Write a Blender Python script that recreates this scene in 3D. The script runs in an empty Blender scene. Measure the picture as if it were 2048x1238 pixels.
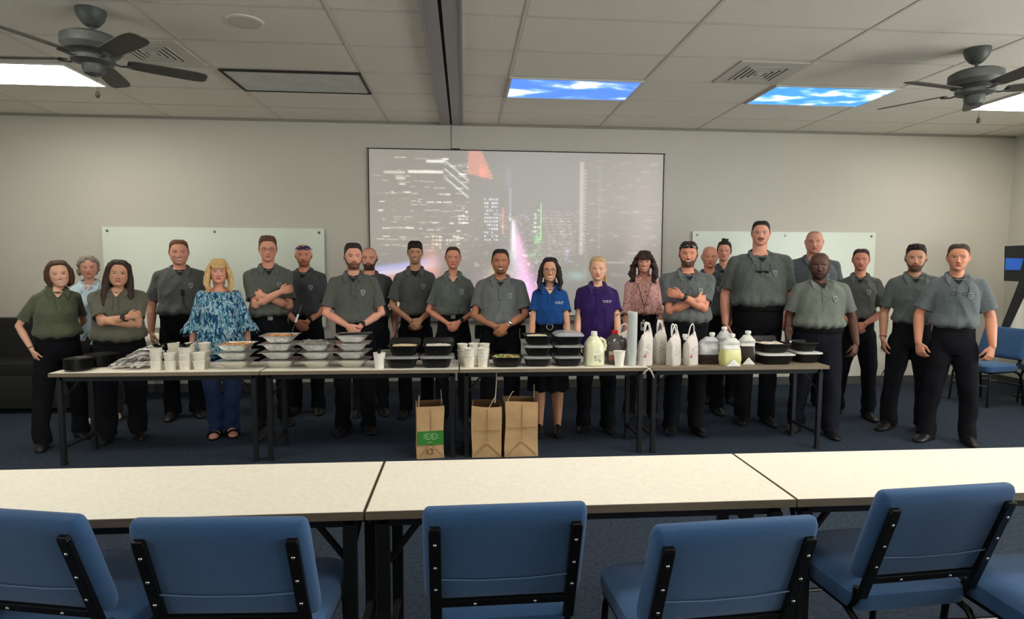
import bpy, bmesh, math, random
import numpy as np
from mathutils import Vector, Matrix
from mathutils.bvhtree import BVHTree

SC = bpy.context.scene
COL = SC.collection
random.seed(7)
RNG = np.random.default_rng(11)
PI = math.pi
R = math.radians


def S(r, g, b):
    """8-bit sRGB to linear"""
    o = []
    for c in (r, g, b):
        c = c / 255.0
        o.append(c / 12.92 if c <= .04045 else ((c + .055) / 1.055) ** 2.4)
    return tuple(o)


# ------------------------------------------------------------------ camera
FPX, YAW, PITCH, ROLL, EYE = 1179.4, .0802, .0777, .0043, 1.6
fw = np.array([math.sin(YAW) * math.cos(PITCH), math.cos(YAW) * math.cos(PITCH), -math.sin(PITCH)])
rt = np.array([math.cos(YAW), -math.sin(YAW), 0.])
up = np.cross(rt, fw)
rt, up = rt * math.cos(ROLL) + up * math.sin(ROLL), -rt * math.sin(ROLL) + up * math.cos(ROLL)
cd = bpy.data.cameras.new('camera')
cd.sensor_fit = 'HORIZONTAL'
cd.sensor_width = 36
cd.lens = FPX / 2048 * 36
cd.clip_start = .05
cam = bpy.data.objects.new('camera', cd)
COL.objects.link(cam)
cam.matrix_world = Matrix(((rt[0], up[0], -fw[0], 0), (rt[1], up[1], -fw[1], 0), (rt[2], up[2], -fw[2], EYE), (0, 0, 0, 1)))
SC.camera = cam


def aty(px, py, Y):
    d = fw + rt * (px - 1024) / FPX - up * (py - 619) / FPX
    return np.array([0, 0, EYE]) + d * (Y / d[1])


def atz(px, py, Z):
    d = fw + rt * (px - 1024) / FPX - up * (py - 619) / FPX
    return np.array([0, 0, EYE]) + d * ((Z - EYE) / d[2])


# ------------------------------------------------------------------ world, exposure
SC.view_settings.view_transform = 'Standard'
SC.view_settings.look = 'None'
SC.view_settings.gamma = 1
SC.view_settings.use_curve_mapping = False
SC.view_settings.exposure = 0.68
wd = bpy.data.worlds.new('world')
SC.world = wd
wd.use_nodes = True
wd.node_tree.nodes['Background'].inputs[0].default_value = (.5, .52, .55, 1)
wd.node_tree.nodes['Background'].inputs[1].default_value = .05
PANEL_COL = (1.0, .95, .85)
PANEL_STRENGTH = 9.0        # lit troffers in view
ROW_STRENGTH = (10.0, 2.6, 3.0)   # troffer rows before the people, over the near tables, behind the camera
SCREEN_EMIT = .46
FILL_WINDOW_STRENGTH = (9.0, 4.0)   # unseen glowing panes added to the right and left walls as fill
SKY_STRENGTH = 1.0          # sky-printed light covers


# ------------------------------------------------------------------ materials
MATS = {}


def mat(name, col, rough=.6, bump=None, var=None, metal=0., spec=.4, trans=0., alpha=1., emit=None, sheen=0., coat=0., ior=1.45):
    """procedural principled material; bump=(scale, strength[, stretch]); var=(scale, amount[, stretch]) mottles the colour"""
    if name in MATS:
        return MATS[name]
    m = bpy.data.materials.new(name)
    m.use_nodes = True
    nt = m.node_tree
    b = nt.nodes['Principled BSDF']
    b.inputs['Base Color'].default_value = (*col, 1)
    b.inputs['Roughness'].default_value = rough
    b.inputs['Metallic'].default_value = metal
    b.inputs['Specular IOR Level'].default_value = spec
    b.inputs['Transmission Weight'].default_value = trans
    b.inputs['Alpha'].default_value = alpha
    b.inputs['IOR'].default_value = ior
    b.inputs['Sheen Weight'].default_value = sheen
    b.inputs['Coat Weight'].default_value = coat
    if emit:
        b.inputs['Emission Color'].default_value = (*emit[0], 1)
        b.inputs['Emission Strength'].default_value = emit[1]

    def noise(scale, stretch=None, detail=4):
        tc = nt.nodes.new('ShaderNodeTexCoord')
        n = nt.nodes.new('ShaderNodeTexNoise')
        n.inputs['Scale'].default_value = scale
        n.inputs['Detail'].default_value = detail
        if stretch:
            mp = nt.nodes.new('ShaderNodeMapping')
            mp.inputs['Scale'].default_value = stretch
            nt.links.new(tc.outputs['Object'], mp.inputs[0])
            nt.links.new(mp.outputs[0], n.inputs[0])
        else:
            nt.links.new(tc.outputs['Object'], n.inputs[0])
        return n
    if bump:
        n = noise(bump[0], bump[2] if len(bump) > 2 else None)
        bp = nt.nodes.new('ShaderNodeBump')
        bp.inputs['Strength'].default_value = bump[1]
        bp.inputs['Distance'].default_value = bump[3] if len(bump) > 3 else .01
        nt.links.new(n.outputs[0], bp.inputs['Height'])
        nt.links.new(bp.outputs[0], b.inputs['Normal'])
    if var:
        n = noise(var[0], var[2] if len(var) > 2 else None)
        mr = nt.nodes.new('ShaderNodeMapRange')
        mr.inputs[1].default_value = .3
        mr.inputs[2].default_value = .7
        mr.inputs[3].default_value = 1 - var[1]
        mr.inputs[4].default_value = 1 + var[1]
        mx = nt.nodes.new('ShaderNodeVectorMath')
        mx.operation = 'SCALE'
        mx.inputs[0].default_value = col
        nt.links.new(n.outputs[0], mr.inputs[0])
        nt.links.new(mr.outputs[0], mx.inputs['Scale'])
        nt.links.new(mx.outputs[0], b.inputs['Base Color'])
    MATS[name] = m
    return m


def mat_attr(name, rough=.5, emit=None, bump=None):
    """base colour (or emission) read from the mesh's own colour attribute"""
    if name in MATS:
        return MATS[name]
    m = mat(name, (.5, .5, .5), rough, bump=bump)
    nt = m.node_tree
    a = nt.nodes.new('ShaderNodeVertexColor')
    a.layer_name = 'Col'
    b = nt.nodes['Principled BSDF']
    if emit:
        nt.links.new(a.outputs[0], b.inputs['Emission Color'])
        b.inputs['Emission Strength'].default_value = emit
        b.inputs['Base Color'].default_value = (.66, .64, .60, 1)
    else:
        nt.links.new(a.outputs[0], b.inputs['Base Color'])
    return m


def ramp_mat(name, tex, scale, stops, rough=.8, stretch=(1, 1, 1), emit=None, detail=4, distort=0., interp='LINEAR'):
    """a noise or voronoi texture through a colour ramp, on object coordinates"""
    if name in MATS:
        return MATS[name]
    m = mat(name, stops[0][1], rough)
    nt = m.node_tree
    tc = nt.nodes.new('ShaderNodeTexCoord')
    mp = nt.nodes.new('ShaderNodeMapping')
    mp.inputs['Scale'].default_value = stretch
    nt.links.new(tc.outputs['Object'], mp.inputs[0])
    if tex == 'noise':
        n = nt.nodes.new('ShaderNodeTexNoise')
        n.inputs['Detail'].default_value = detail
        n.inputs['Distortion'].default_value = distort
        out = n.outputs[0]
    else:
        n = nt.nodes.new('ShaderNodeTexVoronoi')
        out = n.outputs['Distance']
    n.inputs['Scale'].default_value = scale
    nt.links.new(mp.outputs[0], n.inputs[0])
    cr = nt.nodes.new('ShaderNodeValToRGB')
    cr.color_ramp.interpolation = interp
    el = cr.color_ramp.elements
    while len(el) < len(stops):
        el.new(.5)
    for e, (p, c) in zip(el, stops):
        e.position = p
        e.color = (*c, 1)
    nt.links.new(out, cr.inputs[0])
    b = nt.nodes['Principled BSDF']
    if emit:
        nt.links.new(cr.outputs[0], b.inputs['Emission Color'])
        b.inputs['Emission Strength'].default_value = emit
        b.inputs['Base Color'].default_value = (.1, .1, .1, 1)
    else:
        nt.links.new(cr.outputs[0], b.inputs['Base Color'])
    return m


# ------------------------------------------------------------------ mesh helpers
class MB:
    """collects shapes into ONE mesh"""

    def __init__(self):
        self.v = []
        self.f = []
        self.mi = []
        self.n = 0
        self.cur = 0

    def add(self, v, f):
        v = np.asarray(v, float).reshape(-1, 3)
        self.v.append(v)
        for q in f:
            self.f.append(tuple(int(i) + self.n for i in q))
            self.mi.append(self.cur)
        self.n += len(v)
        return self

    def box(self, c, s, M=None):
        x, y, z = [k / 2 for k in s]
        v = np.array([(i, j, k) for k in (-z, z) for j in (-y, y) for i in (-x, x)])
        if M is not None:
            v = v @ np.array(M).T
        return self.add(v + np.array(c), [(0, 2, 3, 1), (4, 5, 7, 6), (0, 1, 5, 4), (2, 6, 7, 3), (0, 4, 6, 2), (1, 3, 7, 5)])

    def loft(self, rings, cap=True, closed=False):
        n = len(rings[0])
        k = len(rings)
        v = [np.asarray(r, float) for r in rings]
        f = []
        for a in range(k if closed else k - 1):
            b = (a + 1) % k
            for i in range(n):
                j = (i + 1) % n
                f.append((a * n + i, a * n + j, b * n + j, b * n + i))
        v = np.concatenate(v)
        if cap and not closed:
            f.append(tuple(range(n - 1, -1, -1)))
            f.append(tuple((k - 1) * n + i for i in range(n)))
        return self.add(v, f)

    def tube(self, pts, rad, n=10, flat=1., upv=(0, 0, 1), closed=False, cap=True):
        pts = [np.asarray(p, float) for p in pts]
        if not hasattr(rad, '__len__'):
            rad = [rad] * len(pts)
        rings = []
        prev = None
        k = len(pts)
        for i, p in enumerate(pts):
            if closed:
                t = pts[(i + 1) % k] - pts[i - 1]
            else:
                t = pts[min(i + 1, k - 1)] - pts[max(i - 1, 0)]
            t = t / (np.linalg.norm(t) + 1e-9)
            if prev is None:
                a = np.array(upv, float)
                if abs(a @ t) > .95:
                    a = np.array((1., 0, 0))
                a = a - t * (a @ t)
            else:
                a = prev - t * (prev @ t)
            a /= np.linalg.norm(a) + 1e-9
            prev = a
            b = np.cross(t, a)
            th = np.arange(n) * 2 * PI / n
            rings.append(p + rad[i] * (np.outer(np.cos(th), a) + flat * np.outer(np.sin(th), b)))
        return self.loft(rings, cap=cap, closed=closed)

    def capsule(self, pts, rad, n=12):
        """tube with rounded ends, for unions"""
        self.tube(pts, rad, n)
        if not hasattr(rad, '__len__'):
            rad = [rad] * len(pts)
        for p, r in zip(pts, rad):
            self.ball(p, (r, r, r), n)
        return self

    def ball(self, c, s, n=12, M=None):
        rings = []
        m = max(5, n // 2 + 1)
        th = np.arange(n) * 2 * PI / n
        for i in range(m + 1):
            a = PI * (i + .02) / (m + .04) - PI / 2
            v = np.stack([np.cos(a) * np.cos(th) * s[0], np.cos(a) * np.sin(th) * s[1], np.full(n, np.sin(a)) * s[2]], 1)
            if M is not None:
                v = v @ np.array(M).T
            rings.append(v + np.array(c))
        return self.loft(rings)

    def lathe(self, prof, n=24, c=(0, 0, 0), cap=True, squash=(1, 1)):
        th = np.arange(n) * 2 * PI / n
        return self.loft([np.stack([r * np.cos(th) * squash[0] + c[0], r * np.sin(th) * squash[1] + c[1], np.full(n, z + c[2])], 1) for r, z in prof], cap=cap)

    def rr(self, w, d, r, z, c=(0, 0), n=5):
        """a rounded-rectangle ring"""
        o = []
        for sx, sy, a0 in ((1, 1, 0), (-1, 1, 90), (-1, -1, 180), (1, -1, 270)):
            for i in range(n + 1):
                a = R(a0 + 90 * i / n)
                o.append((c[0] + sx * (w / 2 - r) + r * math.cos(a), c[1] + sy * (d / 2 - r) + r * math.sin(a), z))
        return np.array(o)

    def rloft(self, secs, n=5, cap=True):
        """secs: (w, d, r, z[, cx, cy])"""
        return self.loft([self.rr(s[0], s[1], min(s[2], s[0] / 2 - 1e-4, s[1] / 2 - 1e-4), s[3], (s[4], s[5]) if len(s) > 4 else (0, 0), n) for s in secs], cap=cap)

    def xform(self, M):
        M = np.array(M)
        self.v = [v @ M[:3, :3].T + M[:3, 3] for v in self.v]
        return self

    def arr(self):
        return np.concatenate(self.v)


def to_mesh(name, v, f, mats, mi=None, smooth=True, sharp=None):
    me = bpy.data.meshes.new(name)
    me.from_pydata([tuple(p) for p in v], [], f)
    for m in (mats if isinstance(mats, (list, tuple)) else [mats]):
        me.materials.append(m)
    if mi is not None:
        me.polygons.foreach_set('material_index', np.array(mi, np.int32))
    if smooth:
        me.polygons.foreach_set('use_smooth', np.ones(len(me.polygons), bool))
        if sharp:
            me.set_sharp_from_angle(angle=R(sharp))
    me.update()
    return me


def link(name, me, parent=None):
    o = bpy.data.objects.new(name, me)
    COL.objects.link(o)
    if parent is not None:
        o.parent = parent
    return o


def build(name, mb, m, parent=None, smooth=True, sharp=35, bevel=0., label=None):
    me = to_mesh(name, mb.arr(), mb.f, m, mb.mi, smooth, sharp)
    bm = bmesh.new()
    bm.from_mesh(me)
    bmesh.ops.recalc_face_normals(bm, faces=bm.faces)
    if bevel:
        es = [e for e in bm.edges if e.is_manifold and e.calc_face_angle(0) > .6]
        bmesh.ops.bevel(bm, geom=es, offset=bevel, segments=2, affect='EDGES', profile=.5)
    bm.to_mesh(me)
    bm.free()
    if smooth:
        me.polygons.foreach_set('use_smooth', np.ones(len(me.polygons), bool))
        if sharp:
            me.set_sharp_from_angle(angle=R(sharp))
    o = link(name, me, parent)
    if label:
        o['label'] = label
    return o


def tag(o, label, cat, group=None):
    o['label'] = label
    o['category'] = cat
    if group:
        o['group'] = group
    return o


def thing(name, label, cat, loc=(0, 0, 0), rz=0., group=None):
    o = bpy.data.objects.new(name, None)
    o.empty_display_size = .1
    COL.objects.link(o)
    o.location = loc
    o.rotation_euler = (0, 0, rz)
    return tag(o, label, cat, group)


def struct(name, mb, m, parent=None, **k):
    o = build(name, mb, m, parent, **k)
    if parent is None:
        o['kind'] = 'structure'
    return o


def copy_tree(o, parent=None):
    c = o.copy()
    COL.objects.link(c)
    if parent is not None:
        c.parent = parent
    for ch in list(o.children):
        copy_tree(ch, c)
    return c


def dup(o, loc, rz=0., label=None, group=None):
    c = copy_tree(o)
    c.location = loc
    c.rotation_euler = (0, 0, rz)
    if label:
        c['label'] = label
    if group:
        c['group'] = group
    return c


def remesh(mb, voxel, smooth=2):
    """union of the collected closed shapes as one continuous skin"""
    me = bpy.data.meshes.new('tmp')
    me.from_pydata([tuple(p) for p in mb.arr()], [], mb.f)
    bm = bmesh.new()
    bm.from_mesh(me)
    bmesh.ops.recalc_face_normals(bm, faces=bm.faces)
    bm.to_mesh(me)
    bm.free()
    o = bpy.data.objects.new('tmp', me)
    COL.objects.link(o)
    md = o.modifiers.new('r', 'REMESH')
    md.mode = 'VOXEL'
    md.voxel_size = voxel
    dg = bpy.context.evaluated_depsgraph_get()
    dg.update()
    m2 = bpy.data.meshes.new_from_object(o.evaluated_get(dg))
    bpy.data.objects.remove(o)
    bpy.data.meshes.remove(me)
    v = np.empty(len(m2.vertices) * 3)
    m2.vertices.foreach_get('co', v)
    v = v.reshape(-1, 3)
    v = lap(m2, v, smooth)
    m2.vertices.foreach_set('co', v.ravel())
    m2.update()
    return m2


def lap(me, v, it, lam=.5):
    e = np.empty(len(me.edges) * 2, np.int32)
    me.edges.foreach_get('vertices', e)
    a, b = e[0::2], e[1::2]
    n = len(v)
    cnt = np.bincount(a, minlength=n) + np.bincount(b, minlength=n)
    cnt = np.maximum(cnt, 1)
    for _ in range(it):
        o = np.empty_like(v)
        for k in range(3):
            o[:, k] = (np.bincount(a, v[b, k], n) + np.bincount(b, v[a, k], n)) / cnt
        v = v + lam * (o - v)
    return v


def co(me):
    v = np.empty(len(me.vertices) * 3)
    me.vertices.foreach_get('co', v)
    return v.reshape(-1, 3)


def setco(me, v):
    me.vertices.foreach_set('co', np.ascontiguousarray(v).ravel())
    me.update()


def nrm(me):
    v = np.empty(len(me.vertices) * 3)
    me.vertices.foreach_get('normal', v)
    return v.reshape(-1, 3)


def setcol(me, c):
    at = me.color_attributes.new('Col', 'FLOAT_COLOR', 'POINT')
    a = np.ones((len(c), 4), np.float32)
    a[:, :3] = c
    at.data.foreach_set('color', a.ravel())


def sm(a, b, x):
    t = np.clip((x - a) / (b - a), 0, 1)
    return t * t * (3 - 2 * t)


def wav(p, freq, seed, n=7):
    """cheap smooth noise in about -1..1"""
    rg = np.random.default_rng(seed)
    o = np.zeros(len(p))
    for _ in range(n):
        d = rg.normal(size=3)
        d /= np.linalg.norm(d)
        o += np.sin((p * freq) @ d * rg.uniform(.6, 1.6) + rg.uniform(0, 6.3))
    return o / math.sqrt(n) * .9


def finish(me, name, m, parent, smooth=True):
    me.name = name
    me.materials.clear()
    me.materials.append(m)
    me.polygons.foreach_set('use_smooth', np.ones(len(me.polygons), bool))
    return link(name, me, parent)


def unit(v):
    v = np.asarray(v, float)
    return v / (np.linalg.norm(v) + 1e-9)
# ------------------------------------------------------------------ the room
XL, XR, YB, YF, CZ = -6.7, 7.35, -4.2, 7.49, 3.326
wall_m = mat('wall_paint', S(200, 197, 185), .75, bump=(120, .06), var=(1.3, .02))
ceil_m = mat('ceiling_tile', S(232, 225, 212), .9, bump=(260, .25), var=(90, .05))
grid_m = mat('ceiling_grid', S(214, 208, 196), .6)
carpet_m = mat('carpet', S(52, 61, 73), .95, bump=(500, .6), var=(45, .28), spec=.1)
base_m = mat('baseboard_vinyl', S(70, 72, 70), .6)


def slab(name, lo, hi, m):
    b = MB()
    b.box([(a + c) / 2 for a, c in zip(lo, hi)], [c - a for a, c in zip(lo, hi)])
    return struct(name, b, m, smooth=False)


slab('floor', (XL, YB, -.1), (XR, YF, 0), carpet_m)
slab('ceiling', (XL, YB, CZ), (XR, YF, CZ + .1), ceil_m)
slab('wall_back', (XL - .1, YF, -.1), (XR + .1, YF + .1, CZ + .1), wall_m)
slab('wall_right', (XR, YB, -.1), (XR + .1, YF, CZ + .1), wall_m)
slab('wall_left', (XL - .1, YB, -.1), (XL, YF, CZ + .1), wall_m)
slab('wall_front', (XL - .1, YB - .1, -.1), (XR + .1, YB, CZ + .1), wall_m)
# made-up glowing windows, added out of view on the side walls to brighten the ceiling
for i, (side, y) in enumerate(((1, -2.4), (1, .2), (1, 2.8), (-1, -1.8), (-1, 1.2))):
    X0 = XR if side > 0 else XL
    wn = MB()
    for cy, cz, sy, sz in ((0, .88, 2.0, .08), (0, -.88, 2.0, .08), (-.96, 0, .08, 1.7), (.96, 0, .08, 1.7), (0, 0, .05, 1.7)):
        wn.box((X0 - side * .03, y + cy, 1.6 + cz), (.06, sy, sz))
    wf = struct('window_%d' % (i + 1), wn, mat('window_frame', S(210, 208, 200), .5), smooth=False)
    pn = MB()
    pn.box((X0 - side * .012, y, 1.6), (.012, 1.86, 1.7))
    build('pane', pn, mat('fill_pane_right' if side > 0 else 'fill_pane_left', (.6, .65, .7), .2, emit=((.96, .98, .95), FILL_WINDOW_STRENGTH[0 if side > 0 else 1])), wf, smooth=False)
slab('baseboard_back', (XL, YF - .012, 0), (XR, YF, .105), base_m)
slab('baseboard_right', (XR - .012, YB, 0), (XR, YF - .013, .105), base_m)
slab('baseboard_left', (XL, YB, 0), (XL + .012, YF - .013, .105), base_m)
slab('trim_1', (-.165, YF - .006, 3.0), (-.158, YF, CZ), mat('seam', S(120, 118, 110), .8))

GX, GY, PX_, PY_ = .42, 6.25, 1.275, .665
b = MB()
gx = [GX + PX_ * i for i in range(-6, 6) if XL < GX + PX_ * i < XR]
gx = [x if x > 0 else x - .075 for x in gx]
gy = [GY + PY_ * i for i in range(-16, 3) if YB < GY + PY_ * i < YF]
for x in gx:
    b.box((x, (YB + YF) / 2, CZ - .002), (.022, YF - YB, .004))
for y in gy:
    b.box(((XL + XR) / 2, y, CZ - .0015), (XR - XL, .022, .003))
for x in gx:
    b.cur = 1
    for dx in (-.013, .013):
        b.box((x + dx, (YB + YF) / 2, CZ - .001), (.004, YF - YB, .0022))
for y in gy:
    for dy in (-.013, .013):
        b.box(((XL + XR) / 2, y + dy, CZ - .001), (XR - XL, .004, .0022))
struct('trim_2', b, [grid_m, mat('grid_shadow_gap', S(178, 171, 160), .9)], smooth=False)
# wall angle where ceiling meets back wall
slab('trim_3', (XL, YF - .02, CZ - .025), (XR, YF, CZ - .004), mat('wall_angle', S(150, 146, 136), .7))
# folding-partition track
b = MB()
for x0, x1, z in ((-.283, -.175, .022), (-.150, -.030, .022), (-.300, -.283, .03), (-.030, -.013, .03)):
    b.box(((x0 + x1) / 2, (YB + YF) / 2, CZ - z / 2), (x1 - x0, YF - YB - .002, z))
b.cur = 1
b.box((-.1625, (YB + YF) / 2, CZ - .004), (.026, YF - YB - .002, .006))
struct('trim_4', b, [mat('track_metal', S(150, 148, 146), .5, metal=.1), mat('track_slot', S(14, 14, 14), .9)], smooth=False)

# ---- lights in the ceiling grid
lit_m = mat('light_lens', (.9, .9, .88), .5, emit=(PANEL_COL, PANEL_STRENGTH))
row_m = [mat('light_lens_row_%s' % n_, (.9, .9, .88), .5, emit=(PANEL_COL, s_)) for n_, s_ in zip('abc', ROW_STRENGTH)]
dim_m = mat('light_lens_off', S(196, 198, 192), .35, var=(5, .10))
frame_m = mat('light_frame', S(205, 202, 192), .5)


def troffer(x0, y0, label, lens, w=PX_ - .03, d=PY_ - .03):
    t = thing('ceiling_light', label, 'ceiling light', (x0 + PX_ / 2, y0 + PY_ / 2, CZ - .012))
    f = MB()
    for cx, cy, sx, sy in ((0, d / 2, w + .024, .014), (0, -d / 2, w + .024, .014), (w / 2, 0, .014, d), (-w / 2, 0, .014, d)):
        f.box((cx, cy, .003), (sx, sy, .016))
    build('frame', f, frame_m, t, smooth=False)
    l = MB()
    l.box((0, 0, .004), (w - .012, d - .012, .006))
    build('lens', l, lens, t, smooth=False)
    return t


RY = GY - PY_
troffer(gx[1], RY, 'bright white ceiling light by the left fan', lit_m)
troffer(gx[-2], RY, 'bright white ceiling light by the right fan', lit_m)
far_rows = [(gx[2], GY - 5 * PY_), (gx[5], GY - 5 * PY_), (gx[7], GY - 5 * PY_), (gx[2], GY - 8 * PY_), (gx[5], GY - 8 * PY_), (gx[7], GY - 8 * PY_), (gx[1] - PX_ * 0, GY - 13 * PY_), (gx[4], GY - 13 * PY_), (gx[7], GY - 13 * PY_)]
for i, (x, y) in enumerate(far_rows):
    troffer(x, y, 'white ceiling light above the near tables, out of the picture' if y > 0 else 'white ceiling light behind the camera', row_m[i // 3])['group'] = 'lights over the near tables' if y > 0 else 'lights behind the camera'
# unlit fixture: sagging grey lens with a dark gap
t = thing('ceiling_light', 'unlit ceiling light with grey lens and dark gap beside the left fan', 'ceiling light', (-1.565, 5.93, CZ - .012))
f = MB()
for cx, cy, sx, sy in ((0, -.315, 1.25, .022), (-.612, 0, .022, .63), (.612, 0, .005, .63), (0, .315, 1.25, .005)):
    f.box((cx, cy, .002), (sx, sy, .018))
build('frame', f, mat('dark_gap', S(52, 48, 44), .8), t, smooth=False)
l = MB()
l.box((0, 0, .003), (1.20, .60, .006))
build('lens', l, dim_m, t, smooth=False)
blue = [(0, S(38, 96, 215)), (.50, S(62, 118, 226)), (.56, S(110, 158, 238)), (.61, S(225, 232, 246)), (.75, S(255, 252, 240))]
blue2 = [(0, S(20, 110, 225)), (.48, S(45, 140, 235)), (.55, S(130, 190, 245)), (.60, S(238, 244, 252)), (.75, S(255, 255, 250))]
for x0, ramp, nm, sc_, lb in ((.42, blue, 'sky_cover_left', 2.0, 'blue sky light cover with streaky low clouds, nearest the ceiling track'),
                              (2.985, blue2, 'sky_cover_right', 3.2, 'blue sky light cover with scattered puffy clouds, beside the right vent')):
    m_ = ramp_mat(nm, 'noise', sc_, ramp, .4, (.8, 1.5, 1), emit=SKY_STRENGTH, detail=8, distort=.15)
    t = troffer(x0, RY, lb, m_)

# ---- ceiling diffusers
def vent(x, y, label):
    t = thing('ceiling_vent', label, 'vent', (x, y, CZ - .006))
    p = MB()
    p.box((0, 0, .001), (.62, .60, .008))
    build('panel', p, mat('vent_white', S(196, 190, 178), .5), t, smooth=False)
    for s_ in (.40, .315, .23, .145):
        q = MB()
        a_, w_ = s_ / 2, .022
        for cx, cy, sx, sy in ((0, a_ - w_ / 2, s_, w_), (0, -a_ + w_ / 2, s_, w_), (a_ - w_ / 2, 0, w_, s_ - 2 * w_), (-a_ + w_ / 2, 0, w_, s_ - 2 * w_)):
            q.box((cx, cy, -.007), (sx, sy, .005))
        build('louver', q, mat('vent_white', S(196, 190, 178), .5), t, smooth=False)
    q = MB()
    q.box((0, 0, -.006), (.07, .07, .004))
    build('core', q, mat('vent_white', S(196, 190, 178), .5), t, smooth=False)
    q = MB()
    q.box((0, 0, -.0035), (.40, .40, .002))
    build('throat', q, mat('vent_dark', S(40, 38, 36), .9), t, smooth=False)


vent(-2.56, 5.24, 'square ceiling vent behind the left fan blade')
vent(2.66, 5.28, 'square ceiling vent next to the puffy cloud light cover')
t = thing('ceiling_speaker', 'faint round flush disc in the ceiling left of the track', 'speaker', (*atz(490, 43, CZ)[:2], CZ - .004))
q = MB()
q.lathe([(.13, .004), (.13, -.002), (.12, -.005)], 32)
build('ring', q, ceil_m, t)
q = MB()
q.lathe([(.115, .003), (.112, -.006), (.05, -.009)], 32)
build('grille', q, mat('speaker_grille', S(208, 200, 188), .8), t)

# ---- ceiling fans
fan_m = mat('fan_pewter', S(84, 87, 84), .5, metal=.2, var=(14, .15))
blade_m = mat('fan_blade', S(78, 74, 66), .6, var=(9, .2, (1, 8, 1)))


def fan(loc, tip_px, label, chain_px, bottom):
    t = thing('ceiling_fan', label, 'ceiling fan', (loc[0], loc[1], CZ))
    q = MB()
    q.lathe([(.092, 0), (.092, -.02), (.080, -.06), (.052, -.10), (.030, -.115)], 28)
    build('canopy', q, fan_m, t)
    q = MB()
    q.lathe([(.013, -.10), (.013, -.17)], 14)
    build('downrod', q, fan_m, t)
    q = MB()
    q.lathe([(.03, -.155), (.05, -.165), (.15, -.175), (.185, -.195), (.188, -.255), (.165, -.29), (.12, -.305), (.11, -.315), (.135, -.325), (.13, -.35), (.09, -.365)], 36)
    build('motor', q, fan_m, t)
    q = MB()
    q.lathe([(.07, -.36), (.072, -.40), (.055, -.43), (.02, -.445)], 24)
    build('switch_housing', q, fan_m, t)
    zb = -.325
    tip = atz(*tip_px, CZ + zb)
    a0 = math.atan2(tip[1] - loc[1], tip[0] - loc[0])
    for k_ in range(5):
        a = a0 + k_ * 2 * PI / 5
        q = MB()
        secs = []
        for u, w_ in ((.20, .09), (.24, .118), (.36, .13), (.55, .142), (.64, .14), (.69, .12), (.71, .07)):
            tl = .20
            secs.append([(u, -w_ / 2, zb + w_ / 2 * tl - .003), (u, w_ / 2, zb - w_ / 2 * tl - .003), (u, w_ / 2, zb - w_ / 2 * tl + .003), (u, -w_ / 2, zb + w_ / 2 * tl + .003)])
        q.loft(secs)
        q.xform(Matrix.Rotation(a, 4, 'Z'))
        bl = build('blade', q, blade_m, t, sharp=30)
        q = MB()
        q.tube([(.10, 0, zb - .008), (.16, 0, zb - .022), (.23, 0, zb - .010)], [.014, .016, .030], 8, flat=.3, upv=(0, 1, 0))
        q.xform(Matrix.Rotation(a, 4, 'Z'))
        build('blade_arm', q, fan_m, bl)
    c = aty(*chain_px, loc[1])
    zc = c[2] - CZ
    q = MB()
    q.tube([(.03, -.02, -.42), (.03, -.02, zc)], .0022, 6)
    ch = build('pull_chain', q, fan_m, t)
    q = MB()
    q.lathe([(.004, .02), (.013, .0), (.016, -.018), (.008, -.032)], 12, (.03, -.02, zc))
    build('fob', q, blade_m, ch)
    return t


fan((-2.56, 4.42), (402, 155), 'dark ceiling fan at upper left beside a bright light', (165, 187), 0)
fan((4.09, 4.55), (1812, 208), 'dark ceiling fan at upper right beside a bright light', (1963, 240), 0)

# ---- whiteboards
wb_m = mat('glass_board', S(222, 230, 216), .28, spec=.35)
for x0, x1, z0, z1, lb in ((-4.318, -1.722, .80, 2.02, 'frosted white glass board on the back wall, left of the screen'), (2.938, 5.436, .80, 2.03, 'frosted white glass board on the back wall, right of the screen')):
    t = thing('whiteboard', lb, 'whiteboard', ((x0 + x1) / 2, YF, z0))
    w_, h_ = x1 - x0, z1 - z0
    q = MB()
    q.box((0, -.022, h_ / 2), (w_, .010, h_))
    build('panel', q, wb_m, t, smooth=False, bevel=.002)
    for cx in (-w_ / 2 + .06, 0, w_ / 2 - .06):
        for cz in (.05, h_ - .05):
            q = MB()
            q.lathe([(.016, .0015), (.016, .030), (.012, .034)], 14)
            q.xform(Matrix.Translation((cx, 0, cz)) @ Matrix.Rotation(PI / 2, 4, 'X'))
            build('standoff', q, mat('standoff_steel', S(110, 108, 102), .3, metal=.9), t)

# ---- projection screen with the night city picture
SX0, SX1, SZ0, SZ1 = -1.174, 2.536, .935, 3.0
nu, nv = 620, 346
U, Vv = np.meshgrid((np.arange(nu) + .5) / nu, (np.arange(nv) + .5) / nv)
img = np.zeros((nv, nu, 3))
rg = np.random.default_rng(21)


def lay(col, w_):
    global img
    img += np.clip(w_, 0, 1)[..., None] * np.array(S(*col))


def gz(u, v, su, sv):
    return np.exp(-((U - u) / su) ** 2 - ((Vv - v) / sv) ** 2)


def rect(u0, u1, v0, v1, e=.0025):
    return sm(u0 - e, u0 + e, U) * sm(u1 + e, u1 - e, U) * sm(v0 - e, v0 + e, Vv) * sm(v1 + e, v1 - e, Vv)


lay((84, 79, 73), np.ones_like(U))
lay((46, 50, 62), gz(.52, .12, .22, .30))
lay((92, 66, 72), gz(.93, .45, .05, .45) * .9)


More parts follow.
